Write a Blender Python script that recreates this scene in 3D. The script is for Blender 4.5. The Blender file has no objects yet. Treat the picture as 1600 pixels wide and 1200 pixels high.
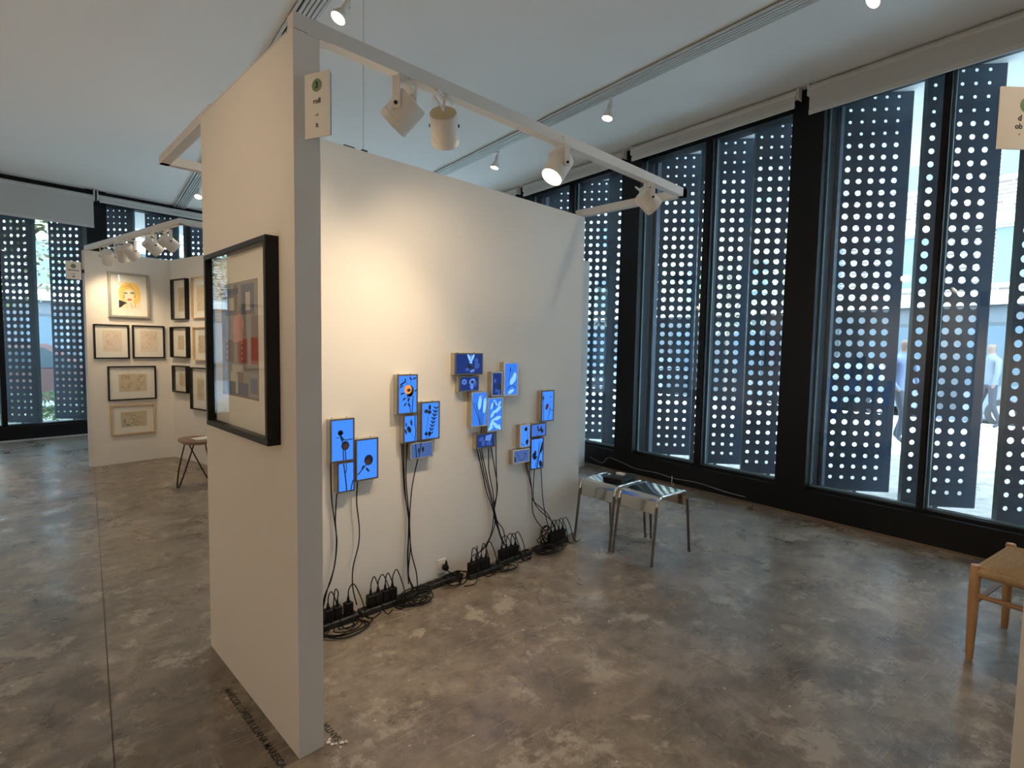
import bpy, math, random
from mathutils import Vector, Matrix
random.seed(7)
PI = math.pi
scn = bpy.context.scene
COL = scn.collection

# ------------------------------------------------------------------ camera, world, exposure
cam_d = bpy.data.cameras.new('camera'); cam_d.sensor_width = 36.0; cam_d.lens = 36.0*845.0/1600.0
cam_d.clip_start = 0.02; cam_d.clip_end = 300
cam = bpy.data.objects.new('camera', cam_d); COL.objects.link(cam)
th, pt, rl = math.radians(45.1), math.radians(-3.82), math.radians(1.0)
fwd = Vector((math.cos(th)*math.cos(pt), math.sin(th)*math.cos(pt), math.sin(pt)))
rgt0 = Vector((math.sin(th), -math.cos(th), 0)); up0 = rgt0.cross(fwd)
rgt = rgt0*math.cos(rl)+up0*math.sin(rl); upv = rgt.cross(fwd)
mw = Matrix((rgt, upv, -fwd)).transposed().to_4x4(); mw.translation = Vector((0, 0, 1.42))
cam.matrix_world = mw
scn.camera = cam

wd = bpy.data.worlds.new('overcast_sky'); scn.world = wd; wd.use_nodes = True
bg = wd.node_tree.nodes['Background']
bg.inputs[0].default_value = (0.58, 0.80, 1.0, 1); bg.inputs[1].default_value = 8.5

scn.cycles.max_bounces = 8
scn.view_settings.view_transform = 'Standard'
scn.view_settings.look = 'None'
scn.view_settings.exposure = 0.85
scn.view_settings.gamma = 1.0
scn.view_settings.use_curve_mapping = False

WARM = (1.0, 0.74, 0.46)
ZC = 3.65                                                   # ceiling height

# ------------------------------------------------------------------ materials
MATS = {}
def nodes(m):
    m.use_nodes = True
    return m.node_tree, m.node_tree.nodes, m.node_tree.links
def mat(name, col, rough=0.6, metal=0.0, var=0.0, scale=8.0, bump=0.0, spec=None, emit=None, estr=0.0, coat=0.0, rvar=0.0):
    if name in MATS: return MATS[name]
    m = bpy.data.materials.new(name); MATS[name] = m
    nt, N, L = nodes(m); b = N['Principled BSDF']
    b.inputs['Base Color'].default_value = (*col, 1); b.inputs['Roughness'].default_value = rough
    b.inputs['Metallic'].default_value = metal
    if spec is not None: b.inputs['Specular IOR Level'].default_value = spec
    if coat: b.inputs['Coat Weight'].default_value = coat
    if emit: b.inputs['Emission Color'].default_value = (*emit, 1); b.inputs['Emission Strength'].default_value = estr
    if var or bump or rvar:
        tc = N.new('ShaderNodeTexCoord'); nz = N.new('ShaderNodeTexNoise')
        nz.inputs['Scale'].default_value = scale; nz.inputs['Detail'].default_value = 5
        L.new(tc.outputs['Object'], nz.inputs['Vector'])
        if var:
            mx = N.new('ShaderNodeMix'); mx.data_type = 'RGBA'
            mx.inputs[6].default_value = (*[max(0, c*(1-var)) for c in col], 1)
            mx.inputs[7].default_value = (*[min(1, c*(1+var)) for c in col], 1)
            L.new(nz.outputs['Fac'], mx.inputs[0]); L.new(mx.outputs[2], b.inputs['Base Color'])
        if rvar:
            mr = N.new('ShaderNodeMapRange'); mr.inputs[3].default_value = max(0.02, rough-rvar); mr.inputs[4].default_value = rough+rvar
            L.new(nz.outputs['Fac'], mr.inputs[0]); L.new(mr.outputs[0], b.inputs['Roughness'])
        if bump:
            bp = N.new('ShaderNodeBump'); bp.inputs['Strength'].default_value = bump; bp.inputs['Distance'].default_value = 0.01
            L.new(nz.outputs['Fac'], bp.inputs['Height']); L.new(bp.outputs[0], b.inputs['Normal'])
    return m
def glass_mat(name, tint, gain=1.0):
    m = bpy.data.materials.new(name); MATS[name] = m
    nt, N, L = nodes(m); N.remove(N['Principled BSDF']); out = N['Material Output']
    tr = N.new('ShaderNodeBsdfTransparent'); tr.inputs[0].default_value = (*tint, 1)
    gl = N.new('ShaderNodeBsdfGlossy'); gl.inputs['Roughness'].default_value = 0.0
    lw = N.new('ShaderNodeLayerWeight'); lw.inputs[0].default_value = 0.5
    pw = N.new('ShaderNodeMath'); pw.operation = 'POWER'; pw.inputs[1].default_value = 7.0
    ml = N.new('ShaderNodeMath'); ml.operation = 'MULTIPLY_ADD'; ml.inputs[1].default_value = .96; ml.inputs[2].default_value = .04*gain; ml.use_clamp = True
    mx = N.new('ShaderNodeMixShader')
    L.new(lw.outputs['Facing'], pw.inputs[0]); L.new(pw.outputs[0], ml.inputs[0]); L.new(ml.outputs[0], mx.inputs[0]); L.new(tr.outputs[0], mx.inputs[1]); L.new(gl.outputs[0], mx.inputs[2])
    L.new(mx.outputs[0], out.inputs[0]); return m
def emis(name, col, s):
    m = bpy.data.materials.new(name); MATS[name] = m
    nt, N, L = nodes(m); N.remove(N['Principled BSDF']); e = N.new('ShaderNodeEmission')
    e.inputs[0].default_value = (*col, 1); e.inputs[1].default_value = s; L.new(e.outputs[0], N['Material Output'].inputs[0]); return m

def concrete_mat():
    m = bpy.data.materials.new('polished_concrete'); MATS['floor'] = m
    nt, N, L = nodes(m); b = N['Principled BSDF']
    tc = N.new('ShaderNodeTexCoord')
    def noise(sc, det, rgh=0.6, dist=0.0, stretch=None):
        n = N.new('ShaderNodeTexNoise'); n.inputs['Scale'].default_value = sc; n.inputs['Detail'].default_value = det
        n.inputs['Roughness'].default_value = rgh; n.inputs['Distortion'].default_value = dist
        if stretch:
            mp = N.new('ShaderNodeMapping'); mp.inputs['Scale'].default_value = stretch[:3]; mp.inputs['Rotation'].default_value = (0, 0, stretch[3])
            L.new(tc.outputs['Object'], mp.inputs[0]); L.new(mp.outputs[0], n.inputs['Vector'])
        else: L.new(tc.outputs['Object'], n.inputs['Vector'])
        return n
    def ramp(src, stops):
        r = N.new('ShaderNodeValToRGB'); e = r.color_ramp.elements
        while len(e) < len(stops): e.new(0.5)
        for el, (p, c) in zip(e, stops): el.position = p; el.color = (*c, 1)
        L.new(src, r.inputs[0]); return r
    def mixc(fac, a, c, mode='MIX'):
        x = N.new('ShaderNodeMix'); x.data_type = 'RGBA'; x.blend_type = mode
        if isinstance(fac, float): x.inputs[0].default_value = fac
        else: L.new(fac, x.inputs[0])
        for s, v in ((6, a), (7, c)):
            if isinstance(v, tuple): x.inputs[s].default_value = (*v, 1)
            else: L.new(v, x.inputs[s])
        return x.outputs[2]
    big = ramp(noise(1.6, 6, .68, .4).outputs['Fac'], [(.3, (.20, .165, .132)), (.48, (.255, .214, .173)), (.62, (.31, .264, .217)), (.8, (.40, .345, .285))])
    mid = ramp(noise(9, 6, .72, .3).outputs['Fac'], [(.30, (.58, .56, .54)), (.5, (.97, .94, .90)), (.70, (1.35, 1.29, 1.2))])
    c = mixc(1.0, big.outputs[0], mid.outputs[0], 'MULTIPLY')
    # pale scuffed patches with crisp edges
    pat = ramp(noise(4.2, 7, .74, .15).outputs['Fac'], [(.545, (0, 0, 0)), (.60, (.80, .80, .80))])
    c = mixc(pat.outputs[0], c, (.46, .395, .32))
    drk = ramp(noise(3.1, 7, .74, .1).outputs['Fac'], [(.38, (.8, .8, .8)), (.48, (0, 0, 0))])
    c = mixc(drk.outputs[0], c, (.135, .108, .086))
    # scratches in two directions
    for st in ((1.2, 26, 1, .55), (1.0, 30, 1, -.75), (1.5, 22, 1, 1.7)):
        sc = ramp(noise(2.4, 4, .6, .3, st).outputs['Fac'], [(.64, (0, 0, 0)), (.68, (.5, .5, .5))])
        c = mixc(sc.outputs[0], c, (.45, .40, .34))
    # white paint specks
    sp = ramp(noise(34, 3, .6).outputs['Fac'], [(.725, (0, 0, 0)), (.745, (1, 1, 1))])
    c = mixc(sp.outputs[0], c, (.78, .75, .70))
    for sc_, st_ in ((9.0, (1, 1, 1, .4)), (15.0, (1.0, 2.2, 1, -.6)), (6.0, (1, 3.0, 1, .9))):
        vo = N.new('ShaderNodeTexVoronoi'); vo.inputs['Scale'].default_value = sc_
        mp = N.new('ShaderNodeMapping'); mp.inputs['Scale'].default_value = st_[:3]; mp.inputs['Rotation'].default_value = (0, 0, st_[3])
        L.new(tc.outputs['Object'], mp.inputs[0]); L.new(mp.outputs[0], vo.inputs['Vector'])
        d_ = ramp(vo.outputs['Distance'], [(.035, (1, 1, 1)), (.06, (0, 0, 0))])
        sp_ = N.new('ShaderNodeSeparateColor'); L.new(vo.outputs['Color'], sp_.inputs[0])
        k_ = ramp(sp_.outputs[0], [(.62, (0, 0, 0)), (.64, (1, 1, 1))])
        mm_ = N.new('ShaderNodeMath'); mm_.operation = 'MULTIPLY'; L.new(d_.outputs[0], mm_.inputs[0]); L.new(k_.outputs[0], mm_.inputs[1])
        c = mixc(mm_.outputs[0], c, (.80, .77, .72))
    L.new(c, b.inputs['Base Color'])
    rr = ramp(noise(2.2, 5, .7, .6).outputs['Fac'], [(.3, (.20, .20, .20)), (.55, (.34, .34, .34)), (.75, (.50, .50, .50))])
    L.new(rr.outputs[0], b.inputs['Roughness'])
    b.inputs['Specular IOR Level'].default_value = 0.55
    bp = N.new('ShaderNodeBump'); bp.inputs['Strength'].default_value = .12; bp.inputs['Distance'].default_value = .01
    L.new(noise(7, 4, .65, .5).outputs['Fac'], bp.inputs['Height']); L.new(bp.outputs[0], b.inputs['Normal'])
    return m
def brick_mat():
    m = bpy.data.materials.new('old_brick'); MATS['brick'] = m
    nt, N, L = nodes(m); b = N['Principled BSDF']; tc = N.new('ShaderNodeTexCoord')
    mp = N.new('ShaderNodeMapping'); mp.inputs['Rotation'].default_value = (PI/2, 0, PI/2)
    sx = N.new('ShaderNodeSeparateXYZ'); cx = N.new('ShaderNodeCombineXYZ')
    L.new(tc.outputs['Object'], sx.inputs[0]); L.new(sx.outputs[1], cx.inputs[0]); L.new(sx.outputs[2], cx.inputs[1])
    br = N.new('ShaderNodeTexBrick'); br.inputs['Color1'].default_value = (.13, .085, .07, 1); br.inputs['Color2'].default_value = (.20, .15, .13, 1)
    br.inputs['Mortar'].default_value = (.46, .45, .43, 1); br.inputs['Scale'].default_value = 1.0
    br.inputs['Brick Width'].default_value = .30; br.inputs['Row Height'].default_value = .10; br.inputs['Mortar Size'].default_value = .018
    L.new(cx.outputs[0], br.inputs['Vector']); L.new(br.outputs['Color'], b.inputs['Base Color']); b.inputs['Roughness'].default_value = .9
    return m
def weave_mat():
    m = bpy.data.materials.new('paper_cord'); MATS['weave'] = m
    nt, N, L = nodes(m); b = N['Principled BSDF']; tc = N.new('ShaderNodeTexCoord')
    nz = N.new('ShaderNodeTexNoise'); nz.inputs['Scale'].default_value = 60; L.new(tc.outputs['Object'], nz.inputs['Vector'])
    r = N.new('ShaderNodeValToRGB'); r.color_ramp.elements[0].color = (.30, .17, .07, 1); r.color_ramp.elements[1].color = (.52, .33, .16, 1)
    L.new(nz.outputs['Fac'], r.inputs[0]); L.new(r.outputs[0], b.inputs['Base Color']); b.inputs['Roughness'].default_value = .85
    return m
concrete_mat(); brick_mat(); weave_mat()
glass_mat('pane', (.93, .98, 1.0), 1.0); glass_mat('picture_glass', (.985, .99, .985), .8)
mat('wall', (.80, .775, .735), .75, var=.02, scale=3, bump=.02)
mat('panel_end', (.80, .775, .735), .75)
mat('ceiling', (.90, .885, .86), .85, var=.015, scale=1.2)
mat('black_frame', (.004, .0045, .006), .45, spec=.25)
mat('rail', (.74, .73, .71), .45)
mat('lamp_white', (.78, .75, .70), .45)
mat('lamp_cap', (.72, .60, .38), .35, metal=.6)
mat('slat', (.62, .62, .60), .5)
mat('slot', (.02, .02, .022), .8)
mat('blind', (.50, .485, .455), .8, var=.03, scale=60)
mat('blind_tube', (.56, .545, .51), .6)
mat('louver', (.048, .070, .105), .38, var=.12, scale=6)
mat('post', (.10, .125, .16), .4, metal=.3)
mat('louver_edge', (.10, .17, .19), .35)
mat('steel', (.60, .57, .52), .10, metal=1.0)
mat('steel_dark', (.20, .185, .165), .4, metal=1.0)
mat('alu', (.52, .49, .43), .42, metal=.7, var=.12, scale=60)
mat('bezel', (.10, .10, .10), .4)
mat('bezel_white', (.80, .80, .78), .4)
mat('cable', (.005, .005, .006), .5, spec=.3)
mat('sill_cable', (.25, .25, .25), .5)
mat('plastic_black', (.006, .006, .007), .5, spec=.3)
mat('strip_grey', (.022, .023, .027), .5)
mat('white_plastic', (.82, .82, .80), .35)
mat('wood', (.46, .24, .10), .4, var=.25, scale=12, coat=.2)
mat('wood_dark', (.20, .10, .05), .35, var=.3, scale=9, coat=.3)
mat('oak', (.62, .46, .28), .5, var=.15, scale=20)
mat('frame_black', (.008, .008, .009), .45, spec=.3)
mat('frame_silver', (.45, .43, .38), .35, metal=.5)
mat('matboard', (.88, .86, .81), .8)
mat('paper', (.78, .74, .66), .8)
mat('paper_tan', (.68, .58, .42), .8, var=.06, scale=40)
mat('paper_pink', (.80, .70, .60), .8, var=.05, scale=40)
mat('ink', (.03, .028, .03), .7)
mat('ink_soft', (.20, .17, .14), .8)
mat('ink_red', (.62, .26, .20), .8)
mat('green_dot', (.20, .30, .18), .7)
mat('sign_card', (.80, .80, .78), .6)
mat('pavement', (.62, .63, .62), .85, var=.12, scale=1.5)
mat('road', (.16, .165, .17), .9, var=.15, scale=2)
mat('stone', (.66, .63, .58), .85, var=.08, scale=2)
mat('shop_wall', (.10, .105, .11), .8)
mat('shop_dark', (.05, .055, .06), .5)
mat('winglass', (.10, .13, .15), .08)
mat('trim_brown', (.16, .105, .07), .6)
mat('bark', (.16, .12, .09), .9, var=.3, scale=20)
mat('leaf', (.30, .36, .14), .7, var=.4, scale=3)
mat('leaf_yellow', (.62, .52, .26), .7)
mat('hedge', (.10, .28, .09), .7, var=.4, scale=10)
mat('car_red', (.30, .17, .165), .25, coat=.6); mat('car_grey', (.14, .15, .16), .25, coat=.6); mat('car_white', (.7, .7, .7), .25, coat=.6)
mat('tyre', (.02, .02, .02), .8); mat('chrome', (.6, .6, .6), .2, metal=1)
mat('puffer', (.10, .115, .14), .6); mat('trousers', (.02, .022, .03), .8); mat('skin', (.14, .08, .06), .6); mat('hair', (.10, .06, .035), .7); mat('shirt_blue', (.08, .10, .17), .7)
emis('bulb_glow', (1.0, .82, .50), 3.0); emis('bulb_core', (1, .95, .85), 40.0); emis('led_glow', (1.0, .86, .66), 12.0)

# ------------------------------------------------------------------ mesh helpers
class MB:
    def __init__(s): s.v = []; s.f = []; s.m = []
    def add(s, vs, fs, mi=0, M=None):
        o = len(s.v)
        s.v += [tuple(M @ Vector(p)) if M else tuple(p) for p in vs]
        s.f += [tuple(i+o for i in f) for f in fs]; s.m += [mi]*len(fs); return s
    def box(s, a, b, mi=0, M=None):
        x0, y0, z0 = a; x1, y1, z1 = b
        v = [(x0, y0, z0), (x1, y0, z0), (x1, y1, z0), (x0, y1, z0), (x0, y0, z1), (x1, y0, z1), (x1, y1, z1), (x0, y1, z1)]
        return s.add(v, [(0, 3, 2, 1), (4, 5, 6, 7), (0, 1, 5, 4), (1, 2, 6, 5), (2, 3, 7, 6), (3, 0, 4, 7)], mi, M)
    def bbox(s, a, b, r=0.004, mi=0, M=None):          # box with chamfered vertical + horizontal edges
        x0, y0, z0 = a; x1, y1, z1 = b
        rings = []
        for z, q in ((z0, r), (z0+r, 0), (z1-r, 0), (z1, r)):
            rings.append([(x0+r, y0+q, z), (x1-r, y0+q, z), (x1-q, y0+r, z), (x1-q, y1-r, z), (x1-r, y1-q, z), (x0+r, y1-q, z), (x0+q, y1-r, z), (x0+q, y0+r, z)])
        return s.rings(rings, mi, M, cap=True)
    def rings(s, R, mi=0, M=None, cap=True, close=True):
        n = len(R[0]); v = [p for r in R for p in r]; f = []
        for k in range(len(R)-1):
            for i in range(n if close else n-1):
                j = (i+1) % n; f.append((k*n+i, k*n+j, (k+1)*n+j, (k+1)*n+i))
        if cap: f.append(tuple(range(n))[::-1]); f.append(tuple((len(R)-1)*n+i for i in range(n)))
        return s.add(v, f, mi, M)
    def tube(s, pts, r, n=8, mi=0, M=None, cap=True):
        P = [Vector(p) for p in pts]; R = []; prev = None
        for i, p in enumerate(P):
            t = (P[min(i+1, len(P)-1)]-P[max(i-1, 0)])
            if t.length < 1e-9: t = Vector((0, 0, 1))
            t.normalize()
            if prev is None:
                a = Vector((0, 0, 1)) if abs(t.z) < .9 else Vector((1, 0, 0)); u = t.cross(a).normalized()
            else: u = (prev-t*prev.dot(t)); u = u.normalized() if u.length > 1e-6 else t.orthogonal().normalized()
            prev = u; w = t.cross(u); rr = r[i] if isinstance(r, (list, tuple)) else r
            R.append([tuple(p+u*math.cos(2*PI*k/n)*rr+w*math.sin(2*PI*k/n)*rr) for k in range(n)])
        return s.rings(R, mi, M, cap)
    def lathe(s, prof, n=20, mi=0, M=None, cap=False):   # profile (r, z) about local z
        R = [[(r*math.cos(2*PI*k/n), r*math.sin(2*PI*k/n), z) for k in range(n)] for r, z in prof]
        return s.rings(R, mi, M, cap)
    def disc(s, r, z=0, n=20, mi=0, M=None):
        return s.add([(r*math.cos(2*PI*k/n), r*math.sin(2*PI*k/n), z) for k in range(n)], [tuple(range(n))], mi, M)
    def poly(s, pts, mi=0, M=None): return s.add(pts, [tuple(range(len(pts)))], mi, M)
    def prism(s, prof, axis, a, b, mi=0, M=None):        # extrude a 2D profile along an axis ('x','y' or 'z')
        def P(u, v, t): return (t, u, v) if axis == 'x' else (u, t, v) if axis == 'y' else (u, v, t)
        return s.rings([[P(u, v, a) for u, v in prof], [P(u, v, b) for u, v in prof]], mi, M, True)
    def obj(s, name, mats, parent=None, smooth=False, **props):
        me = bpy.data.meshes.new(name); me.from_pydata(s.v, [], s.f)
        for m in (mats if isinstance(mats, (list, tuple)) else [mats]): me.materials.append(MATS[m])
        me.polygons.foreach_set('material_index', s.m); me.validate()
        import bmesh
        bm = bmesh.new(); bm.from_mesh(me); bmesh.ops.recalc_face_normals(bm, faces=bm.faces); bm.to_mesh(me); bm.free()
        if smooth:
            me.polygons.foreach_set('use_smooth', [True]*len(me.polygons))
            try: me.set_sharp_from_angle(angle=math.radians(40))
            except Exception: pass
        me.update()
        o = bpy.data.objects.new(name, me); COL.objects.link(o); o.parent = parent
        for k, v in props.items(): o[k] = v
        return o
def tag(o, label=None, cat=None, group=None, kind=None):
    if label: o['label'] = label
    if cat: o['category'] = cat
    if group: o['group'] = group
    if kind: o['kind'] = kind
    return o
def thing(name, loc=(0, 0, 0), rz=0, label=None, cat=None, group=None, kind=None):
    o = bpy.data.objects.new(name, None); COL.objects.link(o); o.location = loc; o.rotation_euler = (0, 0, rz); o.empty_display_size = .05
    return tag(o, label, cat, group, kind)
def copy_tree(o, parent=None):
    c = o.copy(); COL.objects.link(c); c.parent = parent
    for ch in o.children: copy_tree(ch, c)
    return c
def spline(pts, k=6):
    P = [Vector(p) for p in pts]; out = []
    for i in range(len(P)-1):
        p0 = P[max(i-1, 0)]; p1 = P[i]; p2 = P[i+1]; p3 = P[min(i+2, len(P)-1)]
        for j in range(k):
            t = j/k
            out.append(.5*((2*p1)+(p2-p0)*t+(2*p0-5*p1+4*p2-p3)*t*t+(3*p1-p0-3*p2+p3)*t*t*t))
    out.append(P[-1]); return out
def aim(d):                                                # matrix turning local -Z to direction d
    return Vector(d).to_track_quat('-Z', 'Y').to_matrix().to_4x4()
def text_mesh(name, s, size, m, parent, M, align='CENTER', extrude=0.0006, bold=False):
    c = bpy.data.curves.new(name, 'FONT'); c.body = s; c.size = size; c.align_x = align; c.align_y = 'CENTER'; c.extrude = extrude
    if bold: c.offset = size*.018
    c.resolution_u = 3
    t = bpy.data.objects.new(name, c); COL.objects.link(t)
    dg = bpy.context.evaluated_depsgraph_get(); me = bpy.data.meshes.new_from_object(t.evaluated_get(dg))
    bpy.data.objects.remove(t); me.transform(M); me.materials.clear(); me.materials.append(MATS[m]); me.name = name
    o = bpy.data.objects.new(name, me); COL.objects.link(o); o.parent = parent; return o
def light_spot(parent, loc, d, energy, angle=50, blend=.6, col=WARM, size=.03):
    l = bpy.data.lights.new('lamp_beam', 'SPOT'); l.energy = energy; l.spot_size = math.radians(angle); l.spot_blend = blend; l.color = col; l.shadow_soft_size = size
    o = bpy.data.objects.new('lamp_beam', l); COL.objects.link(o); o.parent = parent; o.matrix_local = Matrix.Translation(loc) @ aim(d); return o

# ------------------------------------------------------------------ setting
KW = .112; RW = -math.atan(KW); W0 = (4.90, 0, 0)            # street facade: local x = outward, local y = along it
KX = .08; RX = math.atan(KX); X0 = (.3, 10.15, 0)            # far facade: local x = along it, local y = outward

# floor: a slab bed with separate poured slabs, saw-cut joints between them
fl = thing('floor', (.29-.117*2.164, 0, 0), -math.atan(.117), kind='structure')
MB().box((-7, -7, -.12), (9, 14, -.006)).obj('slab_bed', 'trim_brown', fl)
ys = [-7, -2.2, 6.15, 14]; xs = [-7, -3.1, 0, 9]
for i in range(3):
    for j in range(3):
        g = .0016
        s_ = MB().box((xs[i]+g, ys[j]+g, -.06), (xs[i+1]-g, ys[j+1]-g, 0)).obj('floor_slab', 'floor', fl)
MB().box((-5, -5, ZC), (8, 13, ZC+.1)).obj('ceiling', 'ceiling', kind='structure')
# the closed sides of the room behind the camera
MB().box((-4.2, -4.5, 0), (-4.05, 12, ZC)).obj('wall_left', 'wall', kind='structure')
MB().box((-4.2, -4.65, 0), (6, -4.5, ZC)).obj('wall_back', 'wall', kind='structure')

# ---- street facade on the right
COLS = [1.481+1.885*n for n in range(-3, 5)]; CW = .26
for i, s0 in enumerate(COLS):
    m = MB().box((0, s0, 0), (.26, s0+CW, ZC)).box((.26, s0+.06, 0), (.30, s0+CW-.06, ZC))
    o = m.obj('trim_%d' % (i+1), 'black_frame', kind='structure'); o.location = W0; o.rotation_euler = (0, 0, RW)
for i, s0 in enumerate(COLS):
    o = MB().box((.27, s0-.028, 0), (.335, s0+.05, 3.9)).box((.285, s0+.05, 0), (.325, s0+.14, 3.9)).obj('trim_%d' % (i+21), 'post', kind='structure'); o.location = W0; o.rotation_euler = (0, 0, RW)
MULL = [(.644, .690), (2.510, 2.590), (4.420, 4.510)]
for i in range(len(COLS)-1):
    a, b = COLS[i]+CW, COLS[i+1]
    w = thing('window_%d' % (i+1), W0, RW, kind='structure')
    MB().box((.0, a, 0), (.20, b, .235)).box((.05, a, .235), (.19, b, .262)).obj('sill', 'black_frame', w)
    MB().box((.05, a, 3.50), (.22, b, ZC)).obj('head', 'black_frame', w)
    mid = (a+b)/2; ml = (mid-.03, mid+.03)
    for q in MULL:
        if a < q[0] < b: ml = q
    MB().box((.03, ml[0], .262), (.17, ml[1], 3.5)).box((.015, ml[0]+.012, .262), (.03, ml[1]-.012, 3.5)).obj('mullion', 'black_frame', w)
    for (p, q) in ((a, ml[0]), (ml[1], b)):
        MB().box((.105, p+.004, .262), (.111, q-.004, 3.5)).obj('pane', 'pane', w)
        e = MB()
        for (y0, y1, z0, z1) in ((p, p+.014, .262, 3.5), (q-.014, q, .262, 3.5), (p, q, .262, .274)):
            e.box((.085, y0, z0), (.104, y1, z1))
        e.obj('glazing_bead', 'louver_edge', w)
MB().box((-.012, -4.4, 0), (0, 9.5, .018)).obj('baseboard_right', 'trim_brown', kind='structure')
b_ = bpy.data.objects['baseboard_right']; b_.location = W0; b_.rotation_euler = (0, 0, RW)

# ---- far facade on the left
FC = [(-4.7+0.0, -4.44), (-2.82, -2.56), (-.93, -.68), (.955, 1.20), (3.30, 3.55), (4.9, 5.3)]
for i, (a, b) in enumerate(FC):
    o = MB().box((a, 0, 0), (b, .26, ZC)).box((a+.05, .26, 0), (b-.05, .3, ZC)).obj('trim_%d' % (i+11), 'black_frame', kind='structure'); o.location = X0; o.rotation_euler = (0, 0, RX)
for i in range(len(FC)-1):
    a, b = FC[i][1], FC[i+1][0]
    w = thing('window_%d' % (i+11), X0, RX, kind='structure')
    MB().box((a, 0, 0), (b, .2, .20)).box((a, .05, .20), (b, .19, .222)).obj('sill', 'black_frame', w)
    MB().box((a, .05, 3.48), (b, .22, ZC)).obj('head', 'black_frame', w)
    ml = (2.30, 2.365) if i == 3 else ((a+b)/2-.03, (a+b)/2+.03)
    if i == 2: ml = (-.02-.03, -.02+.03)
    MB().box((ml[0], .03, .222), (ml[1], .17, 3.48)).obj('mullion', 'black_frame', w)
    for (p, q) in ((a, ml[0]), (ml[1], b)):
        MB().box((p+.004, .105, .222), (q-.004, .111, 3.48)).obj('pane', 'pane', w)
o = MB().box((-4.5, -.015, 0), (5, 0, .02)).obj('baseboard_far', 'blind_tube', kind='structure'); o.location = X0; o.rotation_euler = (0, 0, RX)

# ------------------------------------------------------------------ perforated louvers outside the glass
def louver_sheet():
    m = MB(); NU, NZ, PU, PZ = 5, 34, .094, .0998; U0, Z0 = .005, .165+.10; W, ZB, ZT, T = .54, .205, 3.75, .004
    def grid(y):
        n = 16
        for c in range(NU):
            for r in range(NZ):
                cx, cz = U0+PU*(c+.5), Z0+PZ*(r+.5); f = r/(NZ-1)
                rad = .0155+.0125*math.sin(PI*min(1, max(0, (f*1.02+.02))))**.8
                if f > .88: rad = .0135
                if f < .13: rad = min(rad, .019)
                inn = []; out = []
                for k in range(n):
                    a = 2*PI*k/n; ca, sa = math.cos(a), math.sin(a); q = 1/max(abs(ca), abs(sa))
                    inn.append((cx+rad*ca, y, cz+rad*sa)); out.append((cx+PU/2*ca*q, y, cz+PZ/2*sa*q))
                m.add(inn+out, [(k, (k+1) % n, n+(k+1) % n, n+k) for k in range(n)])
                if y == 0: m.add(inn+[(x, T, z) for x, _, z in inn], [(k, (k+1) % n, n+(k+1) % n, n+k) for k in range(n)])
    for y in (0, T):
        grid(y)
        ua, ub, za, zb = U0, U0+PU*NU, Z0, Z0+PZ*NZ
        for (a, b, c, d) in ((0, ua, ZB, ZT), (ub, W, ZB, ZT), (ua, ub, ZB, za), (ua, ub, zb, ZT)):
            m.add([(a, y, c), (b, y, c), (b, y, d), (a, y, d)], [(0, 1, 2, 3)])
    return m
LV = {}
def make_louver(label, group):
    t = thing('perforated_louver', label=label, cat='louver', group=group)
    if not LV:
        LV['sheet'] = louver_sheet().obj('perforated_sheet', 'louver', t)
        LV['e1'] = MB().box((-.004, 0, .20), (0, .045, 3.755)).obj('edge_fold', 'louver_edge', t)
        LV['e2'] = MB().box((.54, 0, .20), (.545, .05, 3.755)).obj('edge_fold', 'louver_edge', t)
        LV['e3'] = MB().box((0, .0, .196), (.54, .05, .205)).obj('end_fold', 'louver_edge', t)
        LV['e4'] = MB().box((0, 0, 3.75), (.54, .05, 3.756)).obj('end_fold', 'louver_edge', t)
        LV['p'] = MB().tube([(.27, .028, -.05), (.27, .028, .2)], .018, 10).obj('pivot_rod', 'louver', t)
        LV['p2'] = MB().tube([(.27, .028, 3.75), (.27, .028, 4.1)], .018, 10).obj('pivot_rod', 'louver', t)
    else:
        for k in ('sheet', 'e1', 'e2', 'e3', 'e4', 'p', 'p2'):
            c = LV[k].copy(); COL.objects.link(c); c.parent = t
    return t
RS = [(5.90, 0), (5.33, 0), (4.74, 0), (4.12, 0), (3.43, 1), (2.83, 1), (2.24, 1), (1.46, 2), (.868, 2), (.278, 2), (-.42, 3), (-1.02, 3), (-1.62, 3), (-2.3, 3)]
MW_ = Matrix.Translation(W0) @ Matrix.Rotation(RW, 4, 'Z')
dl = Vector((.371, -.389, 0)).normalized()
pos_words = {1: 'beside the wide black column near the metal stools', 2: 'in the second bay from the right'}
lab = {3.43: 'perforated dark louver behind glass just right of the column by the booth wall', 2.83: 'perforated dark louver in the middle of the bay above the metal stools',
       2.24: 'perforated dark louver just left of the widest black column', 1.46: 'broad perforated louver just right of the widest black column',
       .868: 'perforated louver crossing behind the thin mullion on the right', .278: 'perforated louver cut by the right edge under the hanging sign'}
for s0, bay in RS:
    L_ = make_louver(lab.get(s0) or {5.90: 'fourth perforated louver beyond the booth wall end, mostly hidden', 5.33: 'third perforated louver beyond the booth wall end', 4.74: 'second perforated louver beyond the booth wall end', 4.12: 'nearest perforated louver beyond the booth wall end', -.42: 'first perforated louver past the hanging sign', -1.02: 'second perforated louver past the hanging sign', -1.62: 'third perforated louver past the hanging sign', -2.3: 'fourth perforated louver past the hanging sign'}[s0], 'louvers outside the right facade')
    p = MW_ @ Vector((.335, s0, 0)); d = (MW_.to_3x3() @ dl)
    L_.location = p; L_.rotation_euler = (0, 0, math.atan2(d.y, d.x))
MX_ = Matrix.Translation(X0) @ Matrix.Rotation(RX, 4, 'Z')
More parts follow.
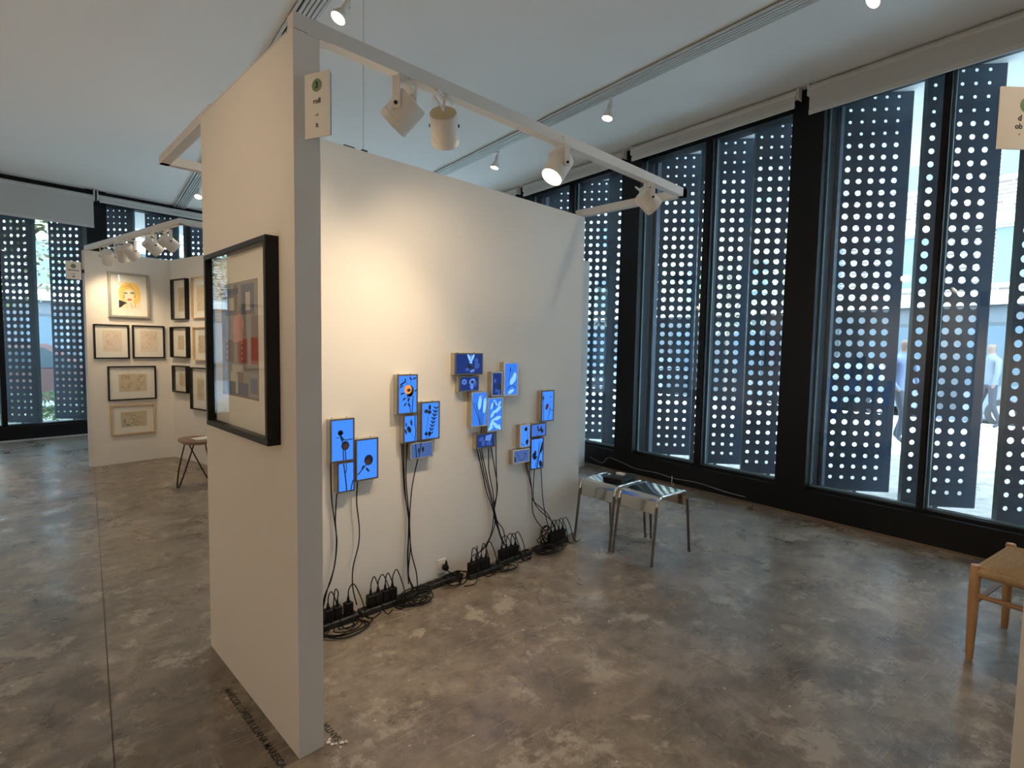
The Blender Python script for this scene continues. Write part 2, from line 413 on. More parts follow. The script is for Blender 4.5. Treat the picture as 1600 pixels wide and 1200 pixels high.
flab = ['perforated louver outside the far facade at the left picture edge', 'perforated louver outside the far facade under the lowered blind, right of the bright gap',
        'perforated louver outside the far facade right of the black column, above the drawings booth', 'perforated louver outside the far facade above the corner of the drawings booth']
for i, s1 in enumerate([.385, .985, 1.62, 2.26, 2.95, -.22, -.85, -1.5]):
    L_ = make_louver(flab[i] if i < 4 else ('perforated louver outside the far facade hidden behind the partition' if i == 4 else '%s perforated louver of the far facade past the lowered blind' % ['first', 'second', 'third'][i-5]), 'louvers outside the far facade')
    d = Vector((.649, -.761, 0)); p = MX_ @ (Vector((s1, .33, 0))-d*.54); dd = MX_.to_3x3() @ d
    L_.location = p; L_.rotation_euler = (0, 0, math.atan2(dd.y, dd.x))

# ------------------------------------------------------------------ roller blinds
def blind(along, M0, rz, a, b, zbot, label, drop_tube=3.60):
    t = thing('roller_blind', M0, rz, label, 'blind', 'roller blinds at the ceiling')
    def P(o, s): return (o, s) if along == 'y' else (s, o)
    sg = -1
    def bx(m, o0, o1, s0, s1, z0, z1):
        p, q = P(o0, s0), P(o1, s1); m.box((min(p[0], q[0]), min(p[1], q[1]), z0), (max(p[0], q[0]), max(p[1], q[1]), z1)); return m
    r = .042
    pts = [(*P(-.062, s), drop_tube) for s in (a, b)]
    MB().tube(pts, r, 18).obj('roller', 'blind_tube', t, smooth=True)
    bx(MB(), -.100, -.098, a+.01, b-.01, zbot, drop_tube).obj('fabric', 'blind', t)
    bx(MB(), -.106, -.090, a+.01, b-.01, zbot-.005, zbot+.028).obj('bottom_bar', 'blind_tube', t)
    for s in (a, b):
        e = 1 if s == a else -1
        bx(MB(), -.10, -.02, s-.012*e, s-.004*e, drop_tube-.05, ZC).obj('bracket', 'white_plastic', t)
    return t
blind('y', W0, RW, -.26, 1.575, 3.395, 'wide roller blind lowered a hand over the rightmost window bay')
blind('y', W0, RW, 1.675, 3.425, 3.485, 'rolled up blind above the window bay behind the metal stools')
blind('y', W0, RW, 3.56, 5.28, 3.485, 'rolled up blind above the window bay behind the booth wall')
blind('y', W0, RW, 5.44, 7.15, 3.485, 'rolled up blind over the window bay hidden behind the booth wall')
blind('x', X0, RX, -.90, 1.035, 3.085, 'grey roller blind half lowered over the left far window', 3.525)
blind('x', X0, RX, 1.09, 3.2, 3.47, 'rolled up blind over the far window above the drawings booth', 3.54)

# ------------------------------------------------------------------ ceiling diffusers and bulbs
def diffuser(p, length0, length1, label):
    t = thing('linear_diffuser', (p[0], p[1], ZC-.001), -math.atan(.1255), label, 'ceiling vent', 'linear ceiling diffusers')
    MB().box((-.083, length0, -.004), (.083, length1, 0)).obj('slot_tray', 'slot', t)
    for i in range(5):
        x = -.066+.029*i+(.0 if i else -.006)
        MB().box((x-.010, length0, -.016), (x+.010, length1, -.004)).obj('slat', 'slat', t)
    MB().box((.066, length0, -.016), (.083, length1, -.004)).obj('edge_strip', 'slat', t)
    return t
diffuser((1.66, 3.66), -8, 7.0, 'grey slotted ceiling diffuser running above the white partition')
diffuser((4.11, 3.90), -8, 6.4, 'grey slotted ceiling diffuser running parallel to the right windows')

def ceiling_bulb(at, d, label, energy, ang=60):
    t = thing('ceiling_lamp', (at[0], at[1], ZC), 0, label, 'lamp', 'bare reflector bulbs on the ceiling')
    MB().bbox((-.022, -.014, -.035), (.022, .014, -.004), .003).obj('clip', 'rail', t)
    MB().box((.012, -.010, -.10), (.022, .010, -.03)).obj('arm', 'rail', t)
    d = Vector(d).normalized(); M = Matrix.Translation((0, 0, -.085)) @ aim(d)
    MB().lathe([(.0, .03), (.016, .03), (.019, .02), (.019, -.022), (.017, -.03), (0, -.03)], 14, 0, M).obj('socket', 'lamp_white', t, smooth=True)
    bl = MB().lathe([(.017, -.026), (.021, -.045), (.036, -.075), (.047, -.098), (.049, -.112), (.046, -.118)], 22, 0, M).obj('bulb', 'lamp_white', t, smooth=True)
    MB().lathe([(.046, -.118), (.040, -.112), (.030, -.108), (0, -.106)], 22, 0, M).obj('bulb_face', 'bulb_glow', bl, smooth=True)
    MB().lathe([(0, -.118), (.014, -.114), (.018, -.107)], 14, 0, M).obj('filament_core', 'bulb_core', bl, smooth=True)
    light_spot(t, Vector((0, 0, -.085))+d*.135, d, energy, ang, size=.06)
    return t
ceiling_bulb((4.06, 2.91), (-.25, .05, -1), 'glowing reflector bulb on the right diffuser, above the far end of the light rail', 30)
ceiling_bulb((4.28, 4.60), (-.2, .1, -1), 'smaller glowing reflector bulb further back on the right diffuser', 30)
ceiling_bulb((1.75, 3.30), (-.55, .0, -1), 'large glowing reflector bulb at the top edge above the partition corner', 25)
ceiling_bulb((3.87, .82), (-.62, .62, -.78), 'glowing reflector bulb cut by the top edge near the hanging sign', 10, 62)
# further bulbs on the two rows; those behind the camera are added fill
ceiling_bulb((1.22, -.10), (.62, -.22, -.75), 'added fill bulb behind the viewer aimed at the right hand partition', 45, 65)  # unseen lamp added to brighten the right hand partition
ceiling_bulb((1.10, -1.2), (-.2, .1, -1), 'added fill bulb behind the viewer lighting the floor', 35)
ceiling_bulb((3.62, -1.2), (-.2, .2, -1), 'added fill bulb behind the viewer near the right windows', 35)
ceiling_bulb((2.35, 8.7), (-.3, -.5, -1), 'glowing reflector bulb above the drawings booth', 30)
ceiling_bulb((2.0, 5.9), (-.45, 0, -1), 'glowing reflector bulb on the left diffuser beyond the partition', 35)

for i, (x, y, e, d) in enumerate([(-2.3, -2.6, 90, (-.35, -.1, -1)), (-2.2, -.6, 110, (-.35, 0, -1)), (-2.1, 1.4, 110, (-.35, 0, -1)), (-1.9, 3.6, 330, (-.35, 0, -1)), (.4, -3.0, 22, (-.1, -.45, -1)), (2.8, -3.0, 22, (.1, -.45, -1)), (-1.2, 7.6, 260, (-.25, 0, -1))]):  # unseen bulbs added to raise the warm bounce light on ceiling and walls
    ceiling_bulb((x, y), d, ['added fill bulb in the unseen rear corner of the room', 'added fill bulb over the unseen floor left of the viewer', 'added fill bulb before the neighbouring rail', 'added fill bulb before the neighbouring prints', 'added fill bulb washing the back wall', 'added fill bulb washing the back wall near the street side', 'added fill bulb beyond the neighbouring partition'][i], e, 86)
# ------------------------------------------------------------------ partition panels
def panel(name, a, b, label, rz=0, loc=None):
    o = MB().box((0, 0, 0), (b[0]-a[0], b[1]-a[1], b[2])).obj(name, 'wall'); o.location = (a[0], a[1], 0)
    return tag(o, label, 'partition')
HW = 2.41
panel('partition_panel', (.745, 1.749), (.833, 2.72, HW), 'white partition panel end-on with the black framed picture on its left face')
panel('booth_wall', (.833, 2.56), (3.295, 2.65, HW), 'long white booth wall carrying the clusters of glowing blue frames')
panel('partition_panel', (4.2, 3.98), (5.235, 4.07, HW+.05), 'white panel end showing as a narrow strip beside the right windows')
panel('partition_panel', (2.33, -1.3), (2.418, .027, HW), 'pale partition panel cut by the right picture edge')
panel('partition_panel', (-3.2, 5.6), (-.35, 5.69, HW), 'white partition of the neighbouring booth beyond the left picture edge')
# drawings booth on the left
D1 = Vector((.835, .095, 0)).normalized(); D2 = Vector((.13, -.646, 0)).normalized()
t = thing('drawings_booth', (.896, 7.572, 0), math.atan2(D1.y, D1.x), 'white corner booth hung with framed drawings on the left', 'partition')
R1 = Matrix.Rotation(math.atan2(D1.y, D1.x), 4, 'Z'); L1 = R1.inverted()
l1 = math.hypot(.835, .095); d2l = (L1.to_3x3() @ D2)
MB().box((0, 0, 0), (l1+.09, .09, HW)).obj('back_panel', 'wall', t)
n2l = Vector((-d2l.y, d2l.x, 0))                            # to the right of d2 (behind the face)
a_ = Vector((l1, 0, 0)); b_ = a_+d2l*2.3; th_ = n2l*.09
MB().prism([(p.x, p.y) for p in (a_, b_, b_+th_, a_+th_)], 'z', 0, HW).obj('side_panel', 'wall', t)

# ------------------------------------------------------------------ light rails
def rail_thing(label, pts, z0, z1, w=.04):
    t = thing('light_rail', (*pts[0], z0), 0, label, 'light rail')
    for p, q in zip(pts[:-1], pts[1:]):
        d = Vector((q[0]-p[0], q[1]-p[1], 0)); L = d.length; ang = math.atan2(d.y, d.x)
        M = Matrix.Translation((p[0]-pts[0][0], p[1]-pts[0][1], 0)) @ Matrix.Rotation(ang, 4, 'Z')
        MB().box((-w/2, -w/2, 0), (L+w/2, w/2, z1-z0), 0, M).obj('bar', 'rail', t)
    return t
r0 = rail_thing('white square tube light rail framing the top of the blue frames booth', [(.770, 1.772), (3.285, 1.772), (3.285, 2.60)], 2.412, 2.462, .046)
MB().box((.02, -.025, -.004), (.10, .025, 0)).obj('bracket_plate', 'rail', r0)
MB().box((2.49, .80, -.003), (2.54, .85, 0)).obj('bracket_plate', 'rail', r0)
rail_thing('white light rail of the booth behind, left of the partition top', [(.79, 2.70), (.80, 3.60), (3.2, 3.62)], 2.415, 2.46, .046)
rail_thing('white light rail with five spotlights above the drawings booth', [(.93, 7.60), (1.285, 5.29), (2.2, 5.36)], 2.415, 2.46, .046)
tag(MB().box((.745, 1.80, HW), (.760, 2.70, HW+.008)).obj('panel_top_channel', 'slat'), 'thin grey channel along the top of the partition panel', 'channel')

NEIGH = []
# ------------------------------------------------------------------ track spotlights
def spot(at, d, label, group, energy=40, r=.055, ln=.14, angle=55, drop=.115, yaw=0.0, lit=True, stem=False):
    t = thing('track_spotlight', at, 0, label, 'spotlight', group)
    d = Vector(d).normalized(); h = Vector((d.x, d.y, 0)); h = h.normalized() if h.length > .05 else Vector((math.cos(yaw), math.sin(yaw), 0))
    s = Vector((-h.y, h.x, 0)); C = Vector((0, 0, -drop))
    MB().tube([(0, 0, .0), (0, 0, -.018)], .016, 12).obj('mount', 'lamp_white', t, smooth=True)
    if stem: MB().tube([(0, 0, -.01), C-d*ln*.42], .006, 8).obj('stem', 'lamp_white', t, smooth=True)
    yk = MB(); Ms = Matrix((h, s, Vector((0, 0, 1)))).transposed().to_4x4()
    for sg in (() if stem else (-1, 1)):
        y0, y1 = sg*(r+.004), sg*(r+.010)
        yk.box((-.014, min(y0, y1), -drop-.016), (.014, max(y0, y1), -.022), 0, Ms)
    if not stem: yk.box((-.014, -r-.010, -.026), (.014, r+.010, -.018), 0, Ms); yk.obj('yoke', 'lamp_white', t)
    M = Matrix.Translation(C) @ aim(d)
    hs = MB().lathe([(0, ln*.42), (r*.93, ln*.42), (r, ln*.37), (r, -ln*.34), (r*1.02, -ln*.345), (r*1.02, -ln*.40), (r, -ln*.405), (r, -ln*.58), (r*.93, -ln*.58), (r*.90, -ln*.40), (r*.86, -ln*.33)], 28, 0, M).obj('housing', 'lamp_white', t, smooth=True)
    MB().lathe([(r*.88, -ln*.40), (r*.70, -ln*.385), (0, -ln*.38)], 24, 0, M).obj('lens', 'led_glow' if lit else 'lamp_cap', hs, smooth=True)
    for sg in (-1, 1):
        p = C+s*sg*(r+(-.002 if stem else .010)); MB().tube([p, p+s*sg*.006], .007, 8).obj('screw', 'plastic_black', t)
    p0 = C-d*ln*.40
    MB().tube(spline([p0+Vector((0, 0, .01)), p0-d*.03+s*.03+Vector((0, 0, .03)), s*.045+Vector((0, 0, -.03)), s*.03+Vector((0, 0, .03)), -s*.02+Vector((0, 0, .045))], 5), .004, 6).obj('cable', 'white_plastic', t, smooth=True)
    if lit: light_spot(t, C+d*(ln*.60), d, energy, angle, 1.0)
    return t
ZR = 2.412
spot((1.175, 1.772, ZR), (-.37, .64, -.67), 'white cylinder spotlight tilted down left, first from the partition', 'spotlights on the booth rail', 6, r=.060, ln=.120, angle=120)
s2 = spot((1.36, 1.772, ZR), (.54, .56, -.63), 'white canister spotlight hanging upright with its brass back showing', 'spotlights on the booth rail', 13, r=.056, ln=.125, angle=110, stem=True)
spot((2.062, 1.772, ZR), (-.55, .10, -.82), 'white spotlight with its bright lens facing the viewer', 'spotlights on the booth rail', 36, drop=.10, r=.056, ln=.13, angle=120)
spot((2.87, 1.772, ZR), (.71, -.36, -.60), 'white spotlight near the far rail corner seen from behind', 'spotlights on the booth rail', 12, drop=.10, r=.056, ln=.12, angle=80)
MB().disc(.051, .0532, 24, 0, Matrix.Translation((0, 0, -.115)) @ aim((.54, .56, -.63))).obj('back_cap', 'lamp_cap', s2)
MB().tube([(-.06, -.03, -.004), (.06, .03, -.004)], .008, 8).obj('cross_arm', 'lamp_white', s2, smooth=True)
fp = [(1.026, 7.025), (1.085, 6.62), (1.116, 6.419), (1.193, 5.903), (1.245, 5.56)]
for i, (x, y) in enumerate(fp):
    spot((x, y, 2.415), [(.2, .75, -.7), (.3, .6, -.7), (.6, .4, -.65), (.75, .2, -.6), (.8, .1, -.6)][i],
         ['lit white spotlight at the low left end of the far rail', 'second white spotlight on the far rail, half behind the first', 'middle white spotlight on the far rail', 'fourth white spotlight on the far rail', 'white spotlight nearest the corner of the far rail'][i],
         'spotlights on the far rail', [16, 12, 12, 14, 16][i], angle=75, drop=.12)
# rail of the neighbouring booth on the viewer's left lights the framed picture
rail_thing('white light rail of the neighbouring booth behind the viewer', [(-1.0, -.6), (-1.0, 3.0)], 2.412, 2.458, .046)
spot((-1.0, 1.75, 2.412), (.90, .25, -.20), 'white spotlight on the neighbouring rail aimed at the black framed picture', 'spotlights of the neighbouring booth', 13, angle=52)
spot((-1.0, .4, 2.412), (-.6, .3, -.6), 'white spotlight on the neighbouring rail facing away', 'spotlights of the neighbouring booth', 24, angle=80)

for i, (x, z, w, h, c, lb) in enumerate([(-2.9, 1.15, .5, .65, 'print_red', 'red print on the neighbouring partition, leftmost'), (-2.25, 1.15, .5, .65, 'print_tan', 'tan print on the neighbouring partition'), (-1.6, 1.15, .5, .65, 'print_brown', 'brown print on the neighbouring partition'), (-.95, 1.15, .5, .65, 'print_red', 'red print on the neighbouring partition, rightmost')]):
    NEIGH.append((x, z, w, h, c, lb))
for x in (-2.6, -1.2): spot((x, 4.2, 2.412), (.0, .85, -.5), 'white spotlight lighting the %s neighbouring prints' % ('outer' if x < -2 else 'inner'), 'spotlights of the neighbouring booth', 40, angle=95)
rail_thing('white light rail before the neighbouring partition beyond the left edge', [(-3.2, 4.2), (-.4, 4.2)], 2.412, 2.458, .046)

tag(MB().bbox((1.35, 2.575, HW), (1.41, 2.60, HW+.012), .002).obj('wall_clip', 'plastic_black'), 'small black clip on top of the booth wall by the wire', 'clip')
# suspension wire
w_ = MB().tube([(1.475, 2.605, HW), (1.475, 2.605, ZC)], .0022, 6).obj('suspension_wire', 'slat'); tag(w_, 'thin steel wire hanging from the ceiling to the booth wall top', 'wire')
MB().box((1.46, 2.59, HW), (1.49, 2.62, HW+.02)).obj('hook', 'plastic_black', w_)

# ------------------------------------------------------------------ framed pictures
def picture(t, w, h, d, fw_, frame_m, img=None, inner=None):
    """picture in local coords: x along wall, z up, y = 0 wall, -y towards the viewer; origin at lower left"""
    f = [((0, 0), (w, fw_)), ((0, h-fw_), (w, h)), ((0, fw_), (fw_, h-fw_)), ((w-fw_, fw_), (w, h-fw_))]
    nm = ['bottom_rail', 'top_rail', 'side_rail', 'side_rail']
    for (p, q), n in zip(f, nm): MB().bbox((p[0], -d, p[1]), (q[0], 0, q[1]), .0015).obj(n, frame_m, t)
    mb_ = MB().box((fw_, -.012, fw_), (w-fw_, -.006, h-fw_)).obj('matboard', 'matboard', t)
    MB().box((fw_, -d+.006, fw_), (w-fw_, -d+.0075, h-fw_)).obj('glass', 'picture_glass', t)
    if img:
        x0, x1, z0, z1, pm = img
        pr = MB().box((x0, -.0135, z0), (x1, -.012, z1)).obj('print', pm, t)
        return pr
    return mb_
def stroke(m, pts, w, mi=0, y=-.0140):
    P = [Vector((p[0], 0, p[1])) for p in pts]
    for a, b in zip(P[:-1], P[1:]):
        d = (b-a); 
        if d.length < 1e-6: continue
        n = Vector((-d.z, 0, d.x)).normalized()*w/2
        m.add([(a+n).xyz+Vector((0, y, 0)), (b+n).xyz+Vector((0, y, 0)), (b-n).xyz+Vector((0, y, 0)), (a-n).xyz+Vector((0, y, 0))], [(0, 1, 2, 3)], mi)
def ell(m, cx, cz, rx, rz, mi=0, y=-.0140, a=0, n=16, a0=0, a1=2*PI):
    pts = []
    for k in range(n+(0 if a1-a0 > 6.2 else 1)):
        q = a0+(a1-a0)*k/n; x, z = rx*math.cos(q), rz*math.sin(q)
        pts.append((cx+x*math.cos(a)-z*math.sin(a), y, cz+x*math.sin(a)+z*math.cos(a)))
    m.poly(pts, mi)
def scribble(m, cx, cz, w, h, n, lw, mi, rng):
    for _ in range(n):
        x, z = cx+rng.uniform(-.5, .5)*w, cz+rng.uniform(-.5, .5)*h; a = rng.uniform(0, 2*PI); k = rng.uniform(-.9, .9)
        pts = []
        for i in range(7):
            pts.append((min(max(x, cx-w/2), cx+w/2), min(max(z, cz-h/2), cz+h/2))); x += math.cos(a)*w*.06; z += math.sin(a)*h*.06; a += k
        stroke(m, pts, lw, mi)
# large black framed picture on the partition's left face (faces -X)
mat('print_grey', (.30, .30, .33), .7); mat('print_blue', (.12, .15, .27), .7); mat('print_pale', (.55, .54, .52), .7); mat('print_red', (.33, .06, .05), .7); mat('print_pink', (.66, .34, .31), .7); mat('print_brown', (.19, .13, .11), .7); mat('print_navy', (.06, .08, .17), .7); mat('print_tan', (.62, .52, .38), .7)
bp_ = thing('framed_picture', (.745, 2.552, 1.070), -PI/2, 'large black framed print with grey, blue and red shapes on the partition', 'picture')
pr = picture(bp_, .676, .713, .046, .020, 'frame_black', (.115, .512, .140, .585, 'print_grey'))
am = MB(); X_, Z_ = .115, .140; W_, H_ = .397, .445
def AR(u0, v0, u1, v1, mi, y=-.0138): am.add([(X_+u0*W_, y, Z_+v0*H_), (X_+u1*W_, y, Z_+v0*H_), (X_+u1*W_, y, Z_+v1*H_), (X_+u0*W_, y, Z_+v1*H_)], [(0, 1, 2, 3)], mi)
AR(.12, .72, .46, .95, 1); AR(.58, .72, .92, .97, 1, -.01382); AR(.22, .76, .40, .87, 2, -.0139); AR(.70, .75, .82, .90, 2, -.0139); AR(.38, .73, .47, .98, 5, -.01395)
AR(.14, .90, .50, .95, 6, -.014); AR(.12, .715, .50, .725, 5, -.014); AR(.62, .715, .95, .725, 5, -.014); AR(.66, .78, .68, .93, 6, -.014)
ell(am, X_+.50*W_, Z_+.63*H_, .15*W_, .10*H_, 4, -.0139); AR(.34, .48, .62, .63, 4, -.01385)
AR(.08, .30, .36, .50, 5); AR(.46, .30, .74, .51, 3); AR(.82, .30, 1.0, .52, 3, -.0138); AR(.50, .32, .70, .49, 3, -.0139)
for k in range(4): ell(am, X_+.59*W_, Z_+(.34+.045*k)*H_, .025*W_, .010*H_, 4, -.0141); ell(am, X_+.16*W_, Z_+(.34+.05*k)*H_, .02*W_, .010*H_, 2, -.0141)
for k in range(22): AR(.01, .16+.016*k, .13, .166+.016*k, 2, -.0140)
AR(.30, .22, .62, .28, 2, -.0139); AR(.25, .08, .42, .22, 2, -.01388); AR(.46, .08, .62, .22, 5, -.01388); AR(.14, .02, .74, .13, 6, -.0140); AR(.80, .05, .98, .18, 1, -.0139); AR(.40, .03, .46, .2, 2, -.0142); AR(.0, 0, 1, .02, 5, -.0141)
am.obj('print_shapes', ['print_grey', 'print_blue', 'print_pale', 'print_red', 'print_pink', 'print_brown', 'print_navy'], pr)

for (x, z, w, h, c, lb) in NEIGH:
    t = thing('framed_picture', (x, 5.6, z), 0, lb, 'picture', 'prints on the neighbouring partition')
    picture(t, w, h, .04, .025, 'frame_black', (.08, w-.08, .10, h-.10, c))
# drawings on the corner booth
A1 = Vector((.896, 7.572, 0)); rz1 = math.atan2(D1.y, D1.x); A2 = Vector((1.731, 7.667, 0)); rz2 = math.atan2(D2.y, D2.x)
rg = random.Random(3)
def hang(s0, s1, z0, z1, face, frame, d, fwid, label, img):
    A, D, rz = (A1, D1, rz1) if face == 1 else (A2, D2, rz2)
    p = A+D*s0; t = thing('framed_picture', (p.x, p.y, z0), rz, label, 'picture', 'framed drawings in the corner booth')
    w, h = s1-s0, z1-z0
    pr = picture(t, w, h, d, fwid, frame, (img[0]-s0, img[1]-s0, img[2]-z0, img[3]-z0, img[4]))
    return t, pr, ((img[0]+img[1])/2-s0, (img[2]+img[3])/2-z0, img[1]-img[0], img[3]-img[2])
mat('yellow_hair', (.88, .62, .18), .8); mat('face', (.90, .78, .58), .8); mat('hair_line', (.68, .38, .08), .8); mat('lip', (.66, .14, .12), .8); mat('eye_green', (.22, .28, .22), .8); mat('blush', (.70, .30, .28), .8)
t, pr, (cx, cz, w, h) = hang(.203, .603, 1.691, 2.202, 1, 'frame_silver', .045, .022, 'silver framed coloured drawing of a blonde woman, topmost in the booth', (.304, .523, 1.801, 2.101, 'paper'))
m = MB()
m.add([(cx-w/2, -.0137, cz-h/2), (cx+w/2, -.0137, cz-h/2), (cx+w/2, -.0137, cz+h/2), (cx-w/2, -.0137, cz+h/2)], [(0, 1, 2, 3)], 1)
ell(m, cx, cz+h*.12, w*.49, h*.37, 0, -.0139); ell(m, cx-w*.25, cz, w*.24, h*.28, 0, -.01392); ell(m, cx+w*.26, cz-h*.02, w*.23, h*.30, 0, -.01392)
ell(m, cx-w*.02, cz-h*.02, w*.24, h*.27, 1, -.0140)
m.add([(cx-w*.5, -.0141, cz-h*.5), (cx-w*.5, -.0141, cz-h*.2), (cx-w*.12, -.0141, cz-h*.30), (cx-w*.25, -.0141, cz-h*.36), (cx-w*.42, -.0141, cz-h*.48)], [(0, 1, 2, 3, 4)], 5)
ell(m, cx-w*.20, cz+h*.07, w*.10, h*.035, 3, -.0142); ell(m, cx+w*.12, cz+h*.09, w*.11, h*.045, 3, -.0142); ell(m, cx-w*.02, cz-h*.17, w*.11, h*.045, 2, -.0142)
ell(m, cx-w*.27, cz-h*.07, w*.05, h*.08, 6, -.0142); ell(m, cx+w*.22, cz-h*.03, w*.04, h*.09, 4, -.0142)
for k in range(9):
    a = .5+.25*k; stroke(m, [(cx+w*.05, cz+h*.42-.002*k), (cx+w*(-.42+.1*k), cz+h*(.26-.02*k)), (cx+w*(-.47+.11*k), cz+h*(.02))][:2+(k in (0, 1, 7, 8))], w*.018, 4, -.01415)
stroke(m, [(cx+w*.02, cz-h*.3), (cx+w*.1, cz-h*.48)], w*.03, 6); stroke(m, [(cx+w*.22, cz-h*.3), (cx+w*.24, cz-h*.48)], w*.03, 6)
m.obj('drawing', ['yellow_hair', 'face', 'lip', 'eye_green', 'hair_line', 'ink', 'blush'], pr)
def drawn(args, ink, n, lw, seed):
    t, pr, (cx, cz, w, h) = hang(*args); m = MB(); scribble(m, cx, cz, w*.8, h*.8, n, lw, 0, random.Random(seed)); m.obj('drawing', ink, pr)
drawn((.056, .391, 1.218, 1.606, 1, 'frame_black', .035, .014, 'black framed red chalk drawing, left of the pair', (.139, .323, 1.297, 1.539, 'paper_pink')), 'ink_red', 16, .0028, 1)
drawn((.424, .755, 1.223, 1.609, 1, 'frame_black', .035, .014, 'black framed red chalk drawing, right of the pair', (.507, .686, 1.299, 1.546, 'paper_pink')), 'ink_red', 14, .0028, 2)
drawn((.175, .654, .736, 1.132, 1, 'frame_black', .035, .014, 'wide black framed ink drawing below the red pair', (.282, .561, .833, 1.039, 'paper_tan')), 'ink_soft', 18, .0035, 5)
drawn((.191, .635, .333, .682, 1, 'oak', .035, .016, 'pale wood framed ink drawing, lowest in the booth', (.290, .549, .420, .597, 'paper_tan')), 'ink', 14, .0032, 9)
drawn((.104, .456, 1.688, 2.166, 2, 'frame_black', .05, .012, 'upper black framed tall drawing on the booth side wall', (.22, .36, 1.784, 2.064, 'paper_tan')), 'ink_soft', 12, .003, 4)
drawn((.060, .463, 1.233, 1.602, 2, 'frame_black', .05, .014, 'middle black framed drawing on the booth side wall', (.19, .34, 1.33, 1.50, 'paper_tan')), 'ink_soft', 8, .003, 6)
drawn((.091, .437, .815, 1.138, 2, 'frame_black', .05, .014, 'lower black framed drawing on the booth side wall', (.20, .34, .89, 1.05, 'paper_tan')), 'ink_soft', 8, .003, 8)
drawn((.566, .92, 1.694, 2.167, 2, 'oak', .04, .014, 'pale framed drawing at the top, cut by the partition edge', (.66, .82, 1.78, 2.07, 'paper_tan')), 'ink_soft', 8, .003, 11)
drawn((.585, .92, 1.211, 1.597, 2, 'oak', .04, .014, 'pale framed drawing at mid height, cut by the partition edge', (.67, .83, 1.30, 1.50, 'paper_tan')), 'ink_soft', 8, .003, 12)
drawn((.510, .90, .637, 1.129, 2, 'frame_black', .045, .012, 'black framed tall drawing, cut by the partition edge', (.62, .78, .75, 1.0, 'paper_tan')), 'ink_soft', 8, .003, 13)

